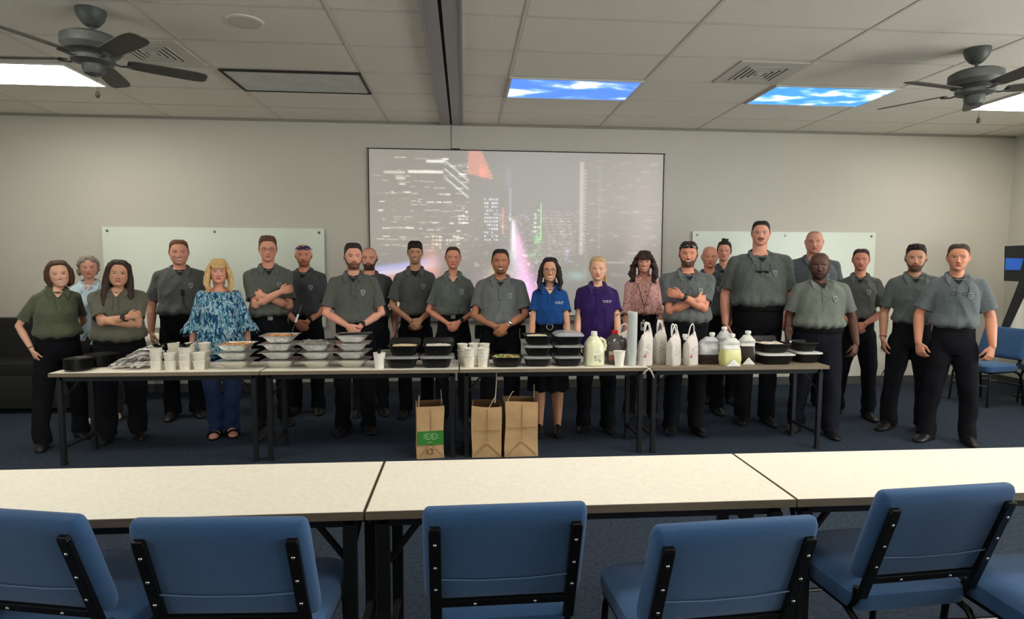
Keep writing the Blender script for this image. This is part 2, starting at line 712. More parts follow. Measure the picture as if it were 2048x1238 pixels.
def windows(u0, u1, v0, v1, rows, prob, col, lo=.012, hi=.05, th=.006, slope=0.):
    for r_ in range(rows):
        v = v0 + (v1 - v0) * r_ / max(1, rows - 1)
        u = u0 + rg.uniform(0, .03)
        while u < u1:
            l_ = rg.uniform(lo, hi)
            if rg.uniform() < prob:
                vv = v + slope * (u - u0) + rg.uniform(-.004, .004)
                br = rg.uniform(.25, .95)
                lay(col, br * rect(u, min(u + l_ * .8, u1), vv, vv + th * rg.uniform(.7, 1.4), .003))
            u += l_


windows(.01, .33, .05, .60, 17, .5, (185, 176, 160))
windows(.02, .20, .20, .62, 9, .35, (225, 220, 208), .008, .03, .007)
windows(.76, .98, .06, .9, 18, .3, (170, 158, 150), .01, .05, .006)
windows(.44, .70, .38, .66, 16, .4, (170, 165, 160), .004, .014, .005)
windows(.18, .33, .05, .52, 12, .4, (225, 220, 206), .015, .04, .008)
for v, u0, u1, c_ in ((.062, .19, .25, (225, 228, 225)), (.125, .13, .245, (230, 225, 212)), (.13, .05, .12, (180, 172, 158)), (.165, .09, .12, (190, 184, 172))):
    lay(c_, rect(u0, u1, v, v + .016, .005))
for k_ in range(3):
    for j in range(16):
        u = .25 + .005 * j
        lay((200, 202, 200), .7 * rect(u, u + .006, .06 + k_ * .05 + j * .0075, .072 + k_ * .05 + j * .0075, .003))
# orange tower
tw_ = .022 + .16 * np.clip(Vv, 0, .15)
tower = (np.abs(U - .352 - .10 * Vv) < tw_ * (.93 + .07 * np.cos(Vv * 260))) * (Vv < .15 + .35 * (U - .352))
lay((225, 105, 66), tower * (.35 + .45 * (np.sin(U * 900) * np.sin(Vv * 500) > -.2)))
lay((200, 60, 40), gz(.378, .13, .010, .03))
# mid buildings
for (u0, u1, v0, v1, n_, m_, c_, pr) in ((.382, .43, .285, .55, 12, 6, (205, 218, 232), .72), (.295, .33, .34, .45, 5, 3, (215, 222, 225), .7), (.55, .575, .32, .5, 7, 2, (190, 190, 180), .6), (.205, .30, .51, .60, 4, 8, (225, 205, 175), .7)):
    for r_ in range(n_):
        for c2 in range(m_):
            if rg.uniform() < pr:
                uu, vv = u0 + (u1 - u0) * c2 / m_, v0 + (v1 - v0) * r_ / n_
                lay(c_, rg.uniform(.4, 1) * rect(uu + .001, uu + (u1 - u0) / m_ * .85, vv, vv + (v1 - v0) / n_ * .55, .002))
for _ in range(260):
    u, v = rg.normal(.53, .12), rg.uniform(.36, .75)
    lay([(200, 190, 165), (190, 160, 175), (170, 185, 205), (210, 150, 130)][rg.integers(4)], rg.uniform(.2, .8) * gz(u, v, rg.uniform(.001, .005), rg.uniform(.002, .008)))
for _ in range(120):
    u, v = rg.uniform(.74, .99), rg.uniform(.05, .85)
    lay((175, 160, 150), rg.uniform(.1, .55) * gz(u, v, rg.uniform(.003, .02), rg.uniform(.002, .006)))
for _ in range(14):
    u = rg.uniform(.58, .68)
    for j in range(14):
        lay((150, 138, 128), .28 * gz(u + .002 * j, .36 + .02 * j, .004, .004))
lay((205, 195, 170), .75 * rect(.708, .722, .06, .62, .004) * (.7 + .3 * np.sin(Vv * 420)))
lay((190, 185, 172), .5 * rect(.724, .73, .10, .60, .002) * (np.sin(Vv * 300) > 0))
lay((120, 116, 108), .5 * rect(.775, .780, .08, .66, .004))
lay((90, 220, 110), .9 * rect(.5735, .5775, .31, .53, .0015) + .6 * gz(.565, .53, .012, .03))
lay((220, 90, 70), .6 * rect(.443, .449, .34, .5, .002))
lay((150, 165, 190), .55 * rect(.468, .474, .22, .42, .002) + .35 * gz(.465, .16, .008, .05))
# the avenue
cu = .482 + .055 * (Vv - .40)
wd_ = .006 + .085 * np.clip(Vv - .40, 0, 1) ** 1.1
road = np.exp(-((U - cu) / wd_) ** 2) * sm(.39, .43, Vv)
lay((215, 205, 225), road * .55)
lay((235, 130, 205), np.exp(-((U - cu - wd_ * .7) / (wd_ * .8)) ** 2) * sm(.45, .55, Vv) * .65)
lay((225, 232, 245), np.exp(-((U - cu + wd_ * .5) / (wd_ * .5)) ** 2) * sm(.40, .44, Vv) * sm(.75, .5, Vv) * .7)
lay((180, 90, 200), gz(.37, .92, .03, .12) * .7)
lay((190, 120, 220), gz(.52, .9, .05, .12) * .7)
lay((235, 215, 165), gz(.43, .76, .04, .06) * .55)
for _ in range(60):
    u, v = rg.uniform(.34, .58), rg.uniform(.62, 1.0)
    lay([(240, 220, 240), (220, 150, 230), (245, 225, 170), (160, 190, 240)][rg.integers(4)], rg.uniform(.3, .9) * gz(u, v, rg.uniform(.002, .006), rg.uniform(.003, .009)))
# curving light trails at lower left
arc = lambda v0, k_: v0 - k_ * np.clip(U, 0, .3) ** 1.3
for v0, c_, w_, k_ in ((.715, (150, 150, 235), .018, .42), (.745, (205, 205, 240), .018, .40), (.79, (235, 100, 105), .035, .36), (.86, (190, 80, 90), .04, .30), (.95, (225, 205, 150), .02, .1)):
    lay(c_, .8 * np.exp(-((Vv - arc(v0, k_)) / w_) ** 2) * sm(.26, .14, U))
lay((230, 130, 120), .6 * gz(.205, .68, .03, .09))
lay((120, 200, 195), .5 * gz(.70, .75, .03, .025))
lay((70, 150, 90), .45 * gz(.55, .62, .03, .03))
lay((205, 195, 190), .55 * rect(.80, .87, .665, .672, .004) + .5 * rect(.73, .7315, .60, .80, .001))
lay((130, 130, 190), .5 * gz(.665, .62, .006, .04))
img *= (1 + .10 * rg.normal(size=img.shape[:2]))[..., None]
t = thing('projection_screen', 'wide wall screen showing a night city street picture', 'screen', (0, YF, 0))
xs = np.linspace(SX0, SX1, nu)
zs = np.linspace(SZ1, SZ0, nv)
XX, ZZ = np.meshgrid(xs, zs)
v = np.stack([XX.ravel(), np.full(XX.size, -.0225), ZZ.ravel()], 1)
idx = np.arange(nu * nv).reshape(nv, nu)
me = bpy.data.meshes.new('picture')
quads = np.stack([idx[:-1, :-1], idx[1:, :-1], idx[1:, 1:], idx[:-1, 1:]], -1).reshape(-1, 4)
me.from_pydata(v.tolist(), [], quads.tolist())
setcol(me, np.clip(img.reshape(-1, 3), 0, 1.2))
me.materials.append(mat_attr('projected_picture', .6, emit=SCREEN_EMIT))
me.update()
link('picture', me, t)
q = MB()
q.box(((SX0 + SX1) / 2, -.011, (SZ0 + SZ1) / 2), (SX1 - SX0 + .005, .020, SZ1 - SZ0 + .005))
build('backing', q, mat('screen_white', S(205, 203, 198), .6), t, smooth=False)
q = MB()
w_, h_ = SX1 - SX0, SZ1 - SZ0
for cx, cz, sx, sz in ((.5, 1, w_ + .03, .012), (.5, 0, w_ + .03, .012), (0, .5, .012, h_), (1, .5, .012, h_)):
    q.box((SX0 + w_ * cx, -.014, SZ0 + h_ * cz), (sx, .028, sz))
q.box((-.11, -.02, SZ1 + .010), (.11, .03, .014))
build('frame', q, mat('screen_frame', S(46, 44, 44), .5), t, smooth=False)
q = MB()
q.box(((SX0 + SX1) / 2, -.05, SZ0 - .032), (w_ * .86, .10, .045))
q.box(((SX0 + SX1) / 2, -.095, SZ0 - .012), (w_ * .86, .008, .02))
build('tray', q, mat('tray_aluminium', S(150, 150, 152), .45, metal=.5), t, smooth=False)

# ---- outlet and plug on the back wall
t = thing('wall_outlet', 'white wall outlet with black plug and cable near the right', 'outlet', (5.62, YF, .50))
q = MB()
q.box((0, -.004, 0), (.075, .008, .12))
build('plate', q, mat('plate_white', S(225, 222, 214), .4), t, smooth=False, bevel=.002)
q = MB()
q.box((.02, -.03, .0), (.075, .045, .05))
build('plug', q, mat('black_plastic', S(20, 20, 21), .45), t, smooth=False, bevel=.004)
q = MB()
q.tube([(.055, -.03, -.01), (.10, -.04, -.05), (.09, -.05, -.2), (.0, -.06, -.33), (-.08, -.08, -.46), (-.16, -.1, -.492)], .006, 8)
build('cable', q, mat('black_plastic', S(20, 20, 21), .45), t)
# ------------------------------------------------------------------ tables
lam_m = mat('laminate_white', S(238, 232, 217), .5, var=(55, .045), spec=.3)
tau_m = mat('laminate_taupe', S(136, 122, 104), .5, var=(30, .08, (.4, 3, 1)), spec=.3)
edge_m = mat('edge_band', S(118, 105, 88), .6, var=(12, .12, (.5, 4, 4)))
legm = mat('leg_black', S(24, 25, 27), .5, spec=.3)


def table(label, x0, x1, y0, y1, top_m, group, braces=False):
    t = thing('folding_table', label, 'table', ((x0 + x1) / 2, (y0 + y1) / 2, 0), 0, group)
    w, d = x1 - x0 - .006, y1 - y0
    q = MB()
    q.box((0, 0, .7275), (w - .006, d - .006, .025))
    build('tabletop', q, top_m, t, smooth=False, bevel=.002)
    q = MB()
    for cx, cy, sx, sy in ((0, d / 2 - .0015, w, .003), (0, -d / 2 + .0015, w, .003), (w / 2 - .0015, 0, .003, d - .006), (-w / 2 + .0015, 0, .003, d - .006)):
        q.box((cx, cy, .7245), (sx, sy, .029))
    build('edge_band', q, edge_m, t, smooth=False)
    q = MB()
    for cy in (-d / 2 + .06, d / 2 - .06):
        q.box((0, cy, .69), (w - .06, .02, .05))
    for cx in (-w / 2 + .06, w / 2 - .06):
        q.box((cx, 0, .69), (.02, d - .1, .05))
    build('apron', q, legm, t, smooth=False)
    for sx in (-1, 1):
        for sy in (-1, 1):
            q = MB()
            cx, cy = sx * (w / 2 - .055), sy * (d / 2 - .045)
            q.box((cx, cy, .3475), (.046 if braces else .036, .034, .665))
            q.box((cx, cy, .0075), (.046, .040, .015))
            build('leg', q, legm, t, smooth=False, bevel=.003)
        q = MB()
        cx = sx * (w / 2 - .055)
        q.box((cx, 0, .14), (.024, d - .11, .024))
        build('crossbar', q, legm, t, smooth=False)
        for sy in ((-1, 1) if braces else (-1,)):
            q = MB()
            cy = sy * (d / 2 - .085)
            q.tube([(cx, cy, .50 if braces else .52), (cx - sx * .15, cy, .70)], .013 if braces else .008, 6)
            if braces:
                q.tube([(cx, cy, .56), (cx + sx * .034, cy, .70)], .010, 6)
            build('brace', q, legm, t)
    return t


E4 = [-3.211, -1.625, -.046, 1.535, 3.120]
TY0, TY1 = 4.768, 5.25
for i, lb in enumerate(('white serving table at the far left, under plates, cutlery and cups', 'white serving table under the foil trays and black catering trays', 'white serving table under the salad, drink jugs and clear cups', 'taupe serving table at the right, under the white drink bags')):
    table(lb, E4[i], E4[i + 1], TY0, TY1, lam_m if i < 3 else tau_m, 'serving tables set in a row')
EN = [-1.93, -.349, 1.218, 2.79]
for i, lb in enumerate(('cream table nearest the camera, left end behind two blue chairs', 'cream table nearest the camera, middle one', 'cream table nearest the camera, right end behind a blue chair')):
    table(lb, EN[i], EN[i + 1], 2.018, 2.545, lam_m, 'near tables set in a row', True)

# ------------------------------------------------------------------ chairs
blue_m = mat('chair_fabric', S(54, 89, 131), .9, bump=(700, .35), var=(320, .16), spec=.15, sheen=.2)
tube_m = mat('chair_tube', S(28, 28, 30), .3, metal=.5)
bolt_m = mat('bolt_steel', S(205, 205, 205), .25, metal=1)
chrome_m = mat('chair_chrome', S(120, 120, 122), .22, metal=1)


def make_chair(label, group):
    """faces +y; back pad at -y"""
    t = thing('stacking_chair', label, 'chair', (0, 0, 0), 0, group)
    q = MB()
    W_, D_ = .47, .47
    q.rloft([(W_ - .06, D_ - .06, .05, .395), (W_ - .01, D_ - .01, .06, .405), (W_, D_, .065, .43), (W_ - .004, D_ - .004, .065, .462), (W_ - .05, D_ - .05, .06, .482), (W_ - .2, D_ - .2, .06, .488)], 6)
    q.v = [p + (0, .02, 0) for p in q.v]
    build('seat', q, blue_m, t)
    # back pad: rounded slab leaning back
    lean = R(19)
    bw, bh, bt = .50, .42, .062
    q = MB()
    prof = [(0., .30), (.006, .55), (.02, .85), (.05, 1), (.18, 1), (.28, 1.02), (.325, 1), (.345, .85), (.357, .55), (.361, .25)]
    rings = []
    for h, s_ in prof:
        wv = bw - (1 - s_) * .035
        rings.append(q.rr(wv, bt * s_, bt * s_ * .48, h, (0, 0), 5))
    # bow the pad slightly
    rr_ = []
    for r_ in rings:
        r_ = r_.copy()
        r_[:, 1] += -.012 * (1 - (r_[:, 0] / .25) ** 2)
        rr_.append(r_)
    q.loft(rr_)
    Mb = Matrix.Translation((0, -.20, .535)) @ Matrix.Rotation(lean, 4, 'X')
    q.xform(Mb)
    bk = build('backrest', q, blue_m, t, sharp=60)
    q = MB()
    q.tube([(-.20, -.0435, .120), (-.07, -.0455, .112), (.08, -.0455, .113), (.20, -.0435, .122)], .0022, 6)
    q.xform(Mb)
    build('seam', q, mat('chair_piping', S(96, 124, 156), .8), bk)
    for sx in (-1, 1):
        q = MB()
        q.box((sx * .212, -.040, .125), (.036, .018, .38))
        q.box((sx * .212, -.037, .317), (.032, .024, .012))
        q.xform(Mb)
        rl = build('back_rail', q, tube_m, t, smooth=False, bevel=.004)
        for h in (.265, .175, .085):
            q = MB()
            q.ball((sx * .212, -.051, h), (.006, .004, .006), 10)
            q.xform(Mb)
            build('bolt', q, bolt_m, rl)
    q = MB()
    q.box((0, -.036, .012), (.40, .016, .028))
    q.xform(Mb)
    br = build('back_crossbar', q, tube_m, t, smooth=False, bevel=.003)
    for x_ in (-.09, .10):
        q = MB()
        q.ball((x_, -.046, .012), (.006, .004, .006), 10)
        q.xform(Mb)
        build('bolt', q, bolt_m, br)
    q = MB()
    for sx in (-1, 1):
        q.tube([(sx * .215, -.200, .49), (sx * .215, -.195, .44), (sx * .215, -.17, .40), (sx * .215, .20, .392)], .013, 8)
    q.tube([(-.215, .20, .392), (.215, .20, .392)], .011, 8)
    build('seat_frame', q, tube_m, t)
    for sx in (-1, 1):
        q = MB()
        q.tube([(sx * .215, -.15, .395), (sx * .222, -.21, .375), (sx * .228, -.245, .32), (sx * .235, -.275, .16), (sx * .24, -.29, .004)], .0125, 10)
        build('leg', q, tube_m, t)
        q = MB()
        q.tube([(sx * .205, .19, .392), (sx * .212, .205, .34), (sx * .222, .225, .004)], .0125, 10)
        build('leg', q, tube_m, t)
    for a_, y_ in ((.232, -.262), (.215, .21)):
        q = MB()
        q.tube([(-a_, y_, .235), (a_, y_, .235)], .008, 8)
        build('stretcher', q, chrome_m, t)
    return t


TOPL = np.array([0, -.20 - math.sin(R(19)) * .36, .535 + math.cos(R(19)) * .36])
CH = [  # top-of-back pixel, turn
    (8, 1021, -12, 'blue chair at the left edge of the frame'),
    (437, 1037, -3, 'blue chair with its back to us, second from the left'),
    (1012, 1010, 1, 'blue chair with its back to us in the middle of the front row'),
    (1475, 1042, 4, 'blue chair with its back to us, lowest in the frame right of the middle'),
    (1897, 974, 4, 'blue chair at the right, seat pushed under the cream table'),
    (2345, 1030, 0, 'blue chair cut off by the right edge of the frame')]
c0 = None
for px_, py_, tn, lb in CH:
    p = atz(px_, py_, TOPL[2] + .003)
    a = R(tn)
    off_ = np.array(Matrix.Rotation(a, 3, 'Z')) @ TOPL
    loc = (p[0] - off_[0], p[1] - off_[1], 0)
    if c0 is None:
        c0 = make_chair(lb, 'blue chairs along the near tables')
        c0.location = loc
        c0.rotation_euler = (0, 0, a)
    else:
        dup(c0, loc, a, lb)
for x_, y_, a, lb in ((6.05, 6.35, 100, 'blue chair behind the muscular man at the far right'), (6.62, 6.05, 75, 'blue chair by the right wall beside the banner')):
    dup(c0, (x_, y_, 0), R(a), lb, 'blue chairs by the right wall')

# ------------------------------------------------------------------ sofa, side table, banner
t = thing('sofa', 'black upholstered sofa against the back wall at the far left', 'sofa', (-5.25, 6.92, 0))
sof = mat('sofa_black', S(20, 20, 22), .7, bump=(60, .15))
q = MB(); q.rloft([(2.2, .86, .05, .06), (2.2, .86, .06, .10), (2.2, .86, .06, .36), (2.16, .82, .06, .40)]); build('base', q, sof, t)
q = MB(); q.rloft([(2.2, .24, .08, .30, 0, .30), (2.2, .24, .09, .88, 0, .30), (2.12, .18, .09, .95, 0, .30)]); build('backrest', q, sof, t)
for sx in (-1, 1):
    q = MB(); q.rloft([(.22, .84, .08, .30, sx * .98, 0), (.22, .84, .09, .60, sx * .98, 0), (.16, .78, .08, .65, sx * .98, 0)]); build('armrest', q, sof, t)
    q = MB(); q.rloft([(.84, .56, .06, .38, sx * .43, -.12), (.86, .58, .07, .44, sx * .43, -.12), (.84, .56, .07, .52, sx * .43, -.12)]); build('cushion', q, sof, t)
    for sy in (-1, 1):
        q = MB(); q.box((sx * 1.0, sy * .36, .032), (.06, .06, .064)); build('foot', q, legm, t, smooth=False)
t = thing('side_table', 'pale-topped side table against the back wall behind the auburn-haired man', 'table', (-3.35, 7.10, 0))
q = MB(); q.box((0, 0, .735), (1.1, .55, .03)); build('tabletop', q, lam_m, t, smooth=False, bevel=.003)
for sx in (-1, 1):
    for sy in (-1, 1):
        q = MB(); q.box((sx * .48, sy * .22, .36), (.04, .04, .72)); build('leg', q, legm, t, smooth=False)
q = MB()
q.add([(-.14, -.10, 0), (.14, -.10, 0), (.14, .10, .0), (-.14, .10, .0), (-.14, -.10, .012), (.14, -.10, .004), (.14, .10, .016), (-.14, .10, .006)], [(3, 2, 1, 0), (4, 5, 6, 7), (0, 1, 5, 4), (1, 2, 6, 5), (2, 3, 7, 6), (3, 0, 4, 7)])
o = build('paper', q, mat('paper_white', S(228, 224, 208), .7), smooth=False)
o.location = (-3.52, 6.98, .752); o.rotation_euler = (0, 0, .3)
tag(o, 'white sheets of paper on the side table by the back wall', 'paper')

t = thing('banner', 'leaning white banner with black edge and a blue square, by the right wall', 'banner', (*aty(2040, 700, 6.5)[:2], 0), R(-6))
o0 = np.array(t.location)
def bl(px, py): return aty(px, py, 6.5) - o0
def sheet(name, pts, m, th=.02, y=0., parent=t):
    q = MB()
    n_ = len(pts)
    a = [bl(*p) + (0, y, 0) for p in pts]
    b_ = [p + (0, th, 0) for p in a]
    q.add(a + b_, [tuple(range(n_)), tuple(range(2 * n_ - 1, n_ - 1, -1))] + [(i, i + n_, (i + 1) % n_ + n_, (i + 1) % n_) for i in range(n_)])
    return build(name, q, m, parent, smooth=False)
sheet('header', [(2014, 562), (2110, 566), (2110, 488), (2016, 492)], mat('banner_black', S(22, 22, 24), .7))
sheet('blue_panel', [(2013, 540), (2040, 540), (2046, 517), (2014, 516)], mat('banner_blue', S(34, 92, 190), .6), .01, -.012)
sheet('edge_stripe', [(2008, 655), (2022, 655), (2062, 563), (2042, 562)], mat('banner_black', S(22, 22, 24), .7), .02)
q = MB()
NX, NZ = 24, 16
vv = []
for j in range(NZ + 1):
    for i in range(NX + 1):
        u, w_ = i / NX, j / NZ
        pl = np.array((2008 + (2052 - 2008) * w_, 706 + (563 - 706) * w_))
        p_ = bl(pl[0] + (2120 - pl[0]) * u, pl[1] + 6 * u)
        vv.append(p_ + (0, .02 + .018 * math.sin(u * 17 + w_ * 6), 0))
q.add(vv, [(j * (NX + 1) + i, j * (NX + 1) + i + 1, (j + 1) * (NX + 1) + i + 1, (j + 1) * (NX + 1) + i) for j in range(NZ) for i in range(NX)])
co_ = build('cloth', q, mat('banner_white', S(214, 210, 200), .8), t, sharp=80)
q = MB(); q.tube([bl(2075, 500) + (0, .06, 0), bl(2075, 705) * (1, 1, 0) + (0, .06, .01)], .018, 10); q.lathe([(.17, 0), (.17, .015), (.03, .03)], 24, tuple(bl(2075, 705) * (1, 1, 0) + (0, .06, 0))); build('stand', q, legm, t)
# ------------------------------------------------------------------ people
HZ = np.array([
    (.1150, .012, -.012, .022), (.1120, .030, -.032, .046), (.1030, .046, -.053, .066), (.0880, .060, -.071, .082),
    (.0680, .069, -.083, .092), (.0450, .0745, -.090, .098), (.0150, .0770, -.0905, .1), (-.0150, .0750, -.0895, .095),
    (-.0400, .0705, -.0885, .082), (-.0620, .0640, -.0870, .064), (-.0830, .0545, -.0850, .045), (-.1000, .0430, -.0800, .028),
    (-.1110, .0310, -.0710, .016), (-.1160, .0140, -.0550, .0)])[::-1]


def head_grid(off=None, jaw=0., n=48, m=40):
    """skull rings in head space (face towards -y, eyes at z=0); off(azimuth in degrees, z) pushes outwards"""
    t = np.linspace(0, 1, m)
    zs = -.0005 + .1155 * np.sin((t - .5) * PI)
    th = np.arange(n) * 2 * PI / n
    az = np.abs((np.degrees(th) + 180) % 360 - 180)
    rings = []
    for z in zs:
        a, yf, yb = [np.interp(z, HZ[:, 0], HZ[:, k]) for k in (1, 2, 3)]
        a = a * (1 + jaw * sm(.0, -.06, z))
        o = off(az, np.full(n, z), th) if off is not None else np.zeros(n)
        sx, cx = np.sin(th), np.cos(th)
        e = .9
        X = np.sign(sx) * np.abs(sx) ** e * (a + o)
        Y = -np.sign(cx) * np.abs(cx) ** e * np.where(cx > 0, -yf + o, yb + o)
        Z = z + o * sm(.05, .115, z) * .9
        rings.append(np.stack([X, Y, Z], 1))
    return rings


def face_disp(x, y, z, smile, beard):
    ax = np.abs(x)
    g = lambda u, v, su, sv: np.exp(-(((ax - u) / su) ** 2) - ((z - v) / sv) ** 2)
    d = np.interp(z, [-.047, -.042, -.034, -.02, 0, .016], [0, .011, .021, .0145, .006, 0]) * np.exp(-(x / np.interp(z, [-.04, 0], [.0105, .0062])) ** 2)
    d += .0085 * g(.0115, -.0365, .0065, .0065)
    d -= .0095 * g(.031, .004, .0145, .0095)
    d += .0045 * g(.031, .0, .010, .0065)
    d += .0045 * g(.026, .020, .018, .0065)
    d += (.004 + .003 * smile) * g(.042, -.028, .016, .014)
    d += .0055 * g(0, -.0575, .019, .0042) + .0065 * g(0, -.0685, .016, .0048)
    d -= .004 * g(0, -.0625, .021 + .004 * smile, .0022)
    d -= .004 * g(0, -.079, .016, .005)
    d += .006 * g(0, -.097, .015, .011)
    d -= .0025 * smile * np.exp(-((ax - np.interp(z, [-.06, -.035], [.031, .021])) / .003) ** 2) * sm(-.068, -.058, z) * sm(-.03, -.038, z)
    return d * sm(-.02, -.055, y)


def beard_mask(ax, z, y, kind):
    if not kind:
        return 0 * z
    full = np.interp(ax, [0, .02, .035, .048, .06, .068, .074], [-.044, -.047, -.057, -.056, -.038, -.014, .0])
    m = sm(full + .006, full - .007, z) * sm(-.135, -.120, z)
    if kind == 'goatee':
        m = m * sm(.036, .028, ax) * sm(-.125, -.115, z)
    if kind == 'moustache':
        m = sm(-.0445, -.0475, z) * sm(-.0605, -.0575, z) * sm(.032, .026, ax)
    return m * sm(.03, .0, y)


def face_col(x, y, z, s):
    ax = np.abs(x)
    n = len(x)
    skin = np.minimum(np.array(S(*s['skin'])) * SKIN_GAIN, .85)
    hairc = np.array(S(*s.get('browc', s['hairc'])))
    c = np.tile(skin, (n, 1))
    wf = sm(-.03, -.055, y)

    def mix(w, col):
        w = np.clip(w, 0, 1)[:, None]
        c[:] = c * (1 - w) + np.array(col) * w
    dark = skin.mean() < .12
    mix(.25 * np.exp(-((ax - .04) / .02) ** 2 - ((z + .025) / .02) ** 2) * wf, np.array(S(190, 105, 90)) if not dark else skin)
    mix(.2 * np.exp(-(x / .014) ** 2 - ((z + .034) / .014) ** 2) * wf, np.array(S(195, 110, 95)) if not dark else skin)
    # scalp stubble or shaved hairline
    st = s.get('stubble', 0)
    if st:
        az = np.degrees(np.arctan2(ax, -y))
        zh = np.interp(az, HL_AZ, HL_Z) + s.get('recede', 0)
        mix(st * sm(zh - .006, zh + .008, z) * (z > -.07), hairc)
    b = beard_mask(ax, z, y, s.get('beard'))
    if s.get('beard'):
        mix(b * s.get('beard_d', .75), S(*s.get('beardc', s['hairc'])))
    # lips, mouth
    lipc = S(165, 88, 84) if not dark else S(92, 55, 50)
    if s['sex'] == 'f':
        lipc = S(178, 78, 82)
    sl = s.get('smile', 0)
    hw = .022 + .006 * sl
    bend = .0045 * sl * (ax / hw) ** 2
    zz = z - bend
    lip = sm(1.15, .8, np.sqrt((ax / hw) ** 2 + ((zz + .063) / (.0105 - .001 * sl)) ** 2))
    mix(lip * wf * .75, lipc)
    if sl > .6:
        te = sm(1.2, .8, np.sqrt((ax / (hw * .8)) ** 2 + ((zz + .0625) / .0052) ** 2))
        mix(te * wf, S(226, 220, 208))
    else:
        mix(.8 * np.exp(-((zz + .0628) / .0016) ** 2) * sm(hw, hw * .85, ax) * wf, np.array(lipc) * .35)
    mix(.75 * np.exp(-((ax - .0065) / .003) ** 2 - ((z + .0425) / .0022) ** 2) * wf, skin * .3)
    # eyes
    eh = .0046 - .0014 * sl
    e = np.sqrt(((ax - .0315) / .0135) ** 2 + ((z - .001) / eh) ** 2)
    if s.get('closed'):
        mix(sm(1.2, .7, np.sqrt(((ax - .0315) / .0135) ** 2 + ((z + .001) / .0018) ** 2)) * wf, skin * .2)
    else:
        mix(sm(1.45, 1.1, e) * wf * .7, skin * .3)
        mix(sm(1.1, .85, e) * wf * (.55 if dark else 1), S(188, 178, 168))
        ir = np.sqrt((ax - .0315) ** 2 + (z - .001) ** 2)
        mix(sm(.0062, .0046, ir) * sm(1.1, .85, e) * wf, S(*s.get('eyec', (52, 36, 28))))
        mix(np.exp(-((z - .001 - eh) / .0014) ** 2) * sm(.0155, .0125, np.abs(ax - .0315)) * wf * .85, S(30, 22, 18))
    # brows
    zb = .0205 + .004 * (1 - ((ax - .034) / .02) ** 2)
    bt = .0034 if s['sex'] == 'm' else .0022
    mix(np.exp(-((z - zb) / bt) ** 2) * sm(.054, .047, ax) * sm(.011, .017, ax) * wf * s.get('brow', .85), hairc)
    return c


SKIN_GAIN = np.array((1.07, 1.07, 1.05))
HL_AZ = [0, 30, 50, 62, 78, 86, 92, 100, 118, 128, 180]
HL_Z = [.084, .082, .066, .042, .010, -.012, -.005, .024, .026, -.045, -.062]

FEM = dict(sh=.90, hip=1.03, waist=.90, arm=.80, neck=.83, dep=.93)
MAL = dict(sh=1., hip=1., waist=1., arm=1., neck=1., dep=1.)
#   z      half w  half d  y
TR = [(.800, .116, .098, 0), (.860, .152, .116, 0), (.930, .159, .120, .0), (1.03, .147, .110, 0), (1.10, .144, .110, 0), (1.18, .153, .116, 0),
      (1.28, .167, .122, 0), (1.36, .172, .114, .002), (1.415, .158, .098, .004), (1.455, .122, .080, .008), (1.49, .082, .066, .011), (1.52, .060, .058, .014)]


def ell(hw, hd, z, yc, n=28, e=.88, bel=0.):
    th = np.arange(n) * 2 * PI / n
    sx, cx = np.sin(th), np.cos(th)
    x = np.sign(sx) * np.abs(sx) ** e * hw
    y = yc - np.sign(cx) * np.abs(cx) ** e * (hd + np.where(cx > 0, bel, bel * .15))
    return np.stack([x, y, np.full(n, z)], 1)


def ik(Sh, W, a, b, pole):
    d = W - Sh
    L = min(np.linalg.norm(d), .995 * (a + b))
    dn = unit(d)
    x = (a * a - b * b + L * L) / (2 * L)
    h = math.sqrt(max(a * a - x * x, 0))
    p = np.asarray(pole, float)
    p = unit(p - dn * (p @ dn))
    return Sh + dn * x + p * h, Sh + dn * L


def rotv(v, ax, ang):
    ax = unit(ax)
    c, s = math.cos(ang), math.sin(ang)
    return v * c + np.cross(ax, v) * s + ax * (ax @ v) * (1 - c)


def hand(mb, W, d, n, sx, sc, curl, spread=.06):
    """palm, four fingers, thumb; d = along the hand, n = the way the palm faces"""
    d = unit(d)
    n = unit(np.asarray(n, float) - d * (np.asarray(n, float) @ d))
    t = -sx * np.cross(d, n)
    rings = []
    for u, ht, hn in ((-.012, .024, .019), (.012, .027, .018), (.045, .036, .0165), (.078, .041, .0145), (.094, .039, .0115), (.100, .034, .008)):
        th = np.arange(14) * 2 * PI / 14
        rings.append(W + sc * (d * u + np.outer(np.cos(th), t) * ht + np.outer(np.sin(th), n) * hn))
    mb.loft(rings)
    for off, ln, cu in ((.0300, .074, .9), (.0102, .082, 1.), (-.0100, .077, 1.05), (-.0290, .060, 1.1)):
        p = W + sc * (d * (.090 - abs(off) * .15) + t * off)
        f = unit(d + t * off * spread / .03)
        pts, rad = [p - f * .018 * sc, p], [.0088 * sc, .0092 * sc]
        for seg, ag, r in ((.45, 34, .0086), (.31, 46, .0080), (.24, 30, .0070)):
            f = rotv(f, np.cross(f, n), R(ag * curl * cu))
            p = p + f * ln * seg * sc
            pts.append(p)
            rad.append(r * sc)
        mb.capsule(pts, rad, 8)
    p = W + sc * (d * .022 + t * .024)
    f = unit(d * .72 + t * .6 + n * .28)
    p2 = p + f * .040 * sc
    f2 = unit(d * .9 + t * .12 + n * .35)
    p3 = p2 + f2 * .032 * sc
    p4 = p3 + unit(f2 + n * .3) * .024 * sc
    mb.capsule([p, p2, p3, p4], [.0135 * sc, .0115 * sc, .0098 * sc, .0080 * sc], 8)


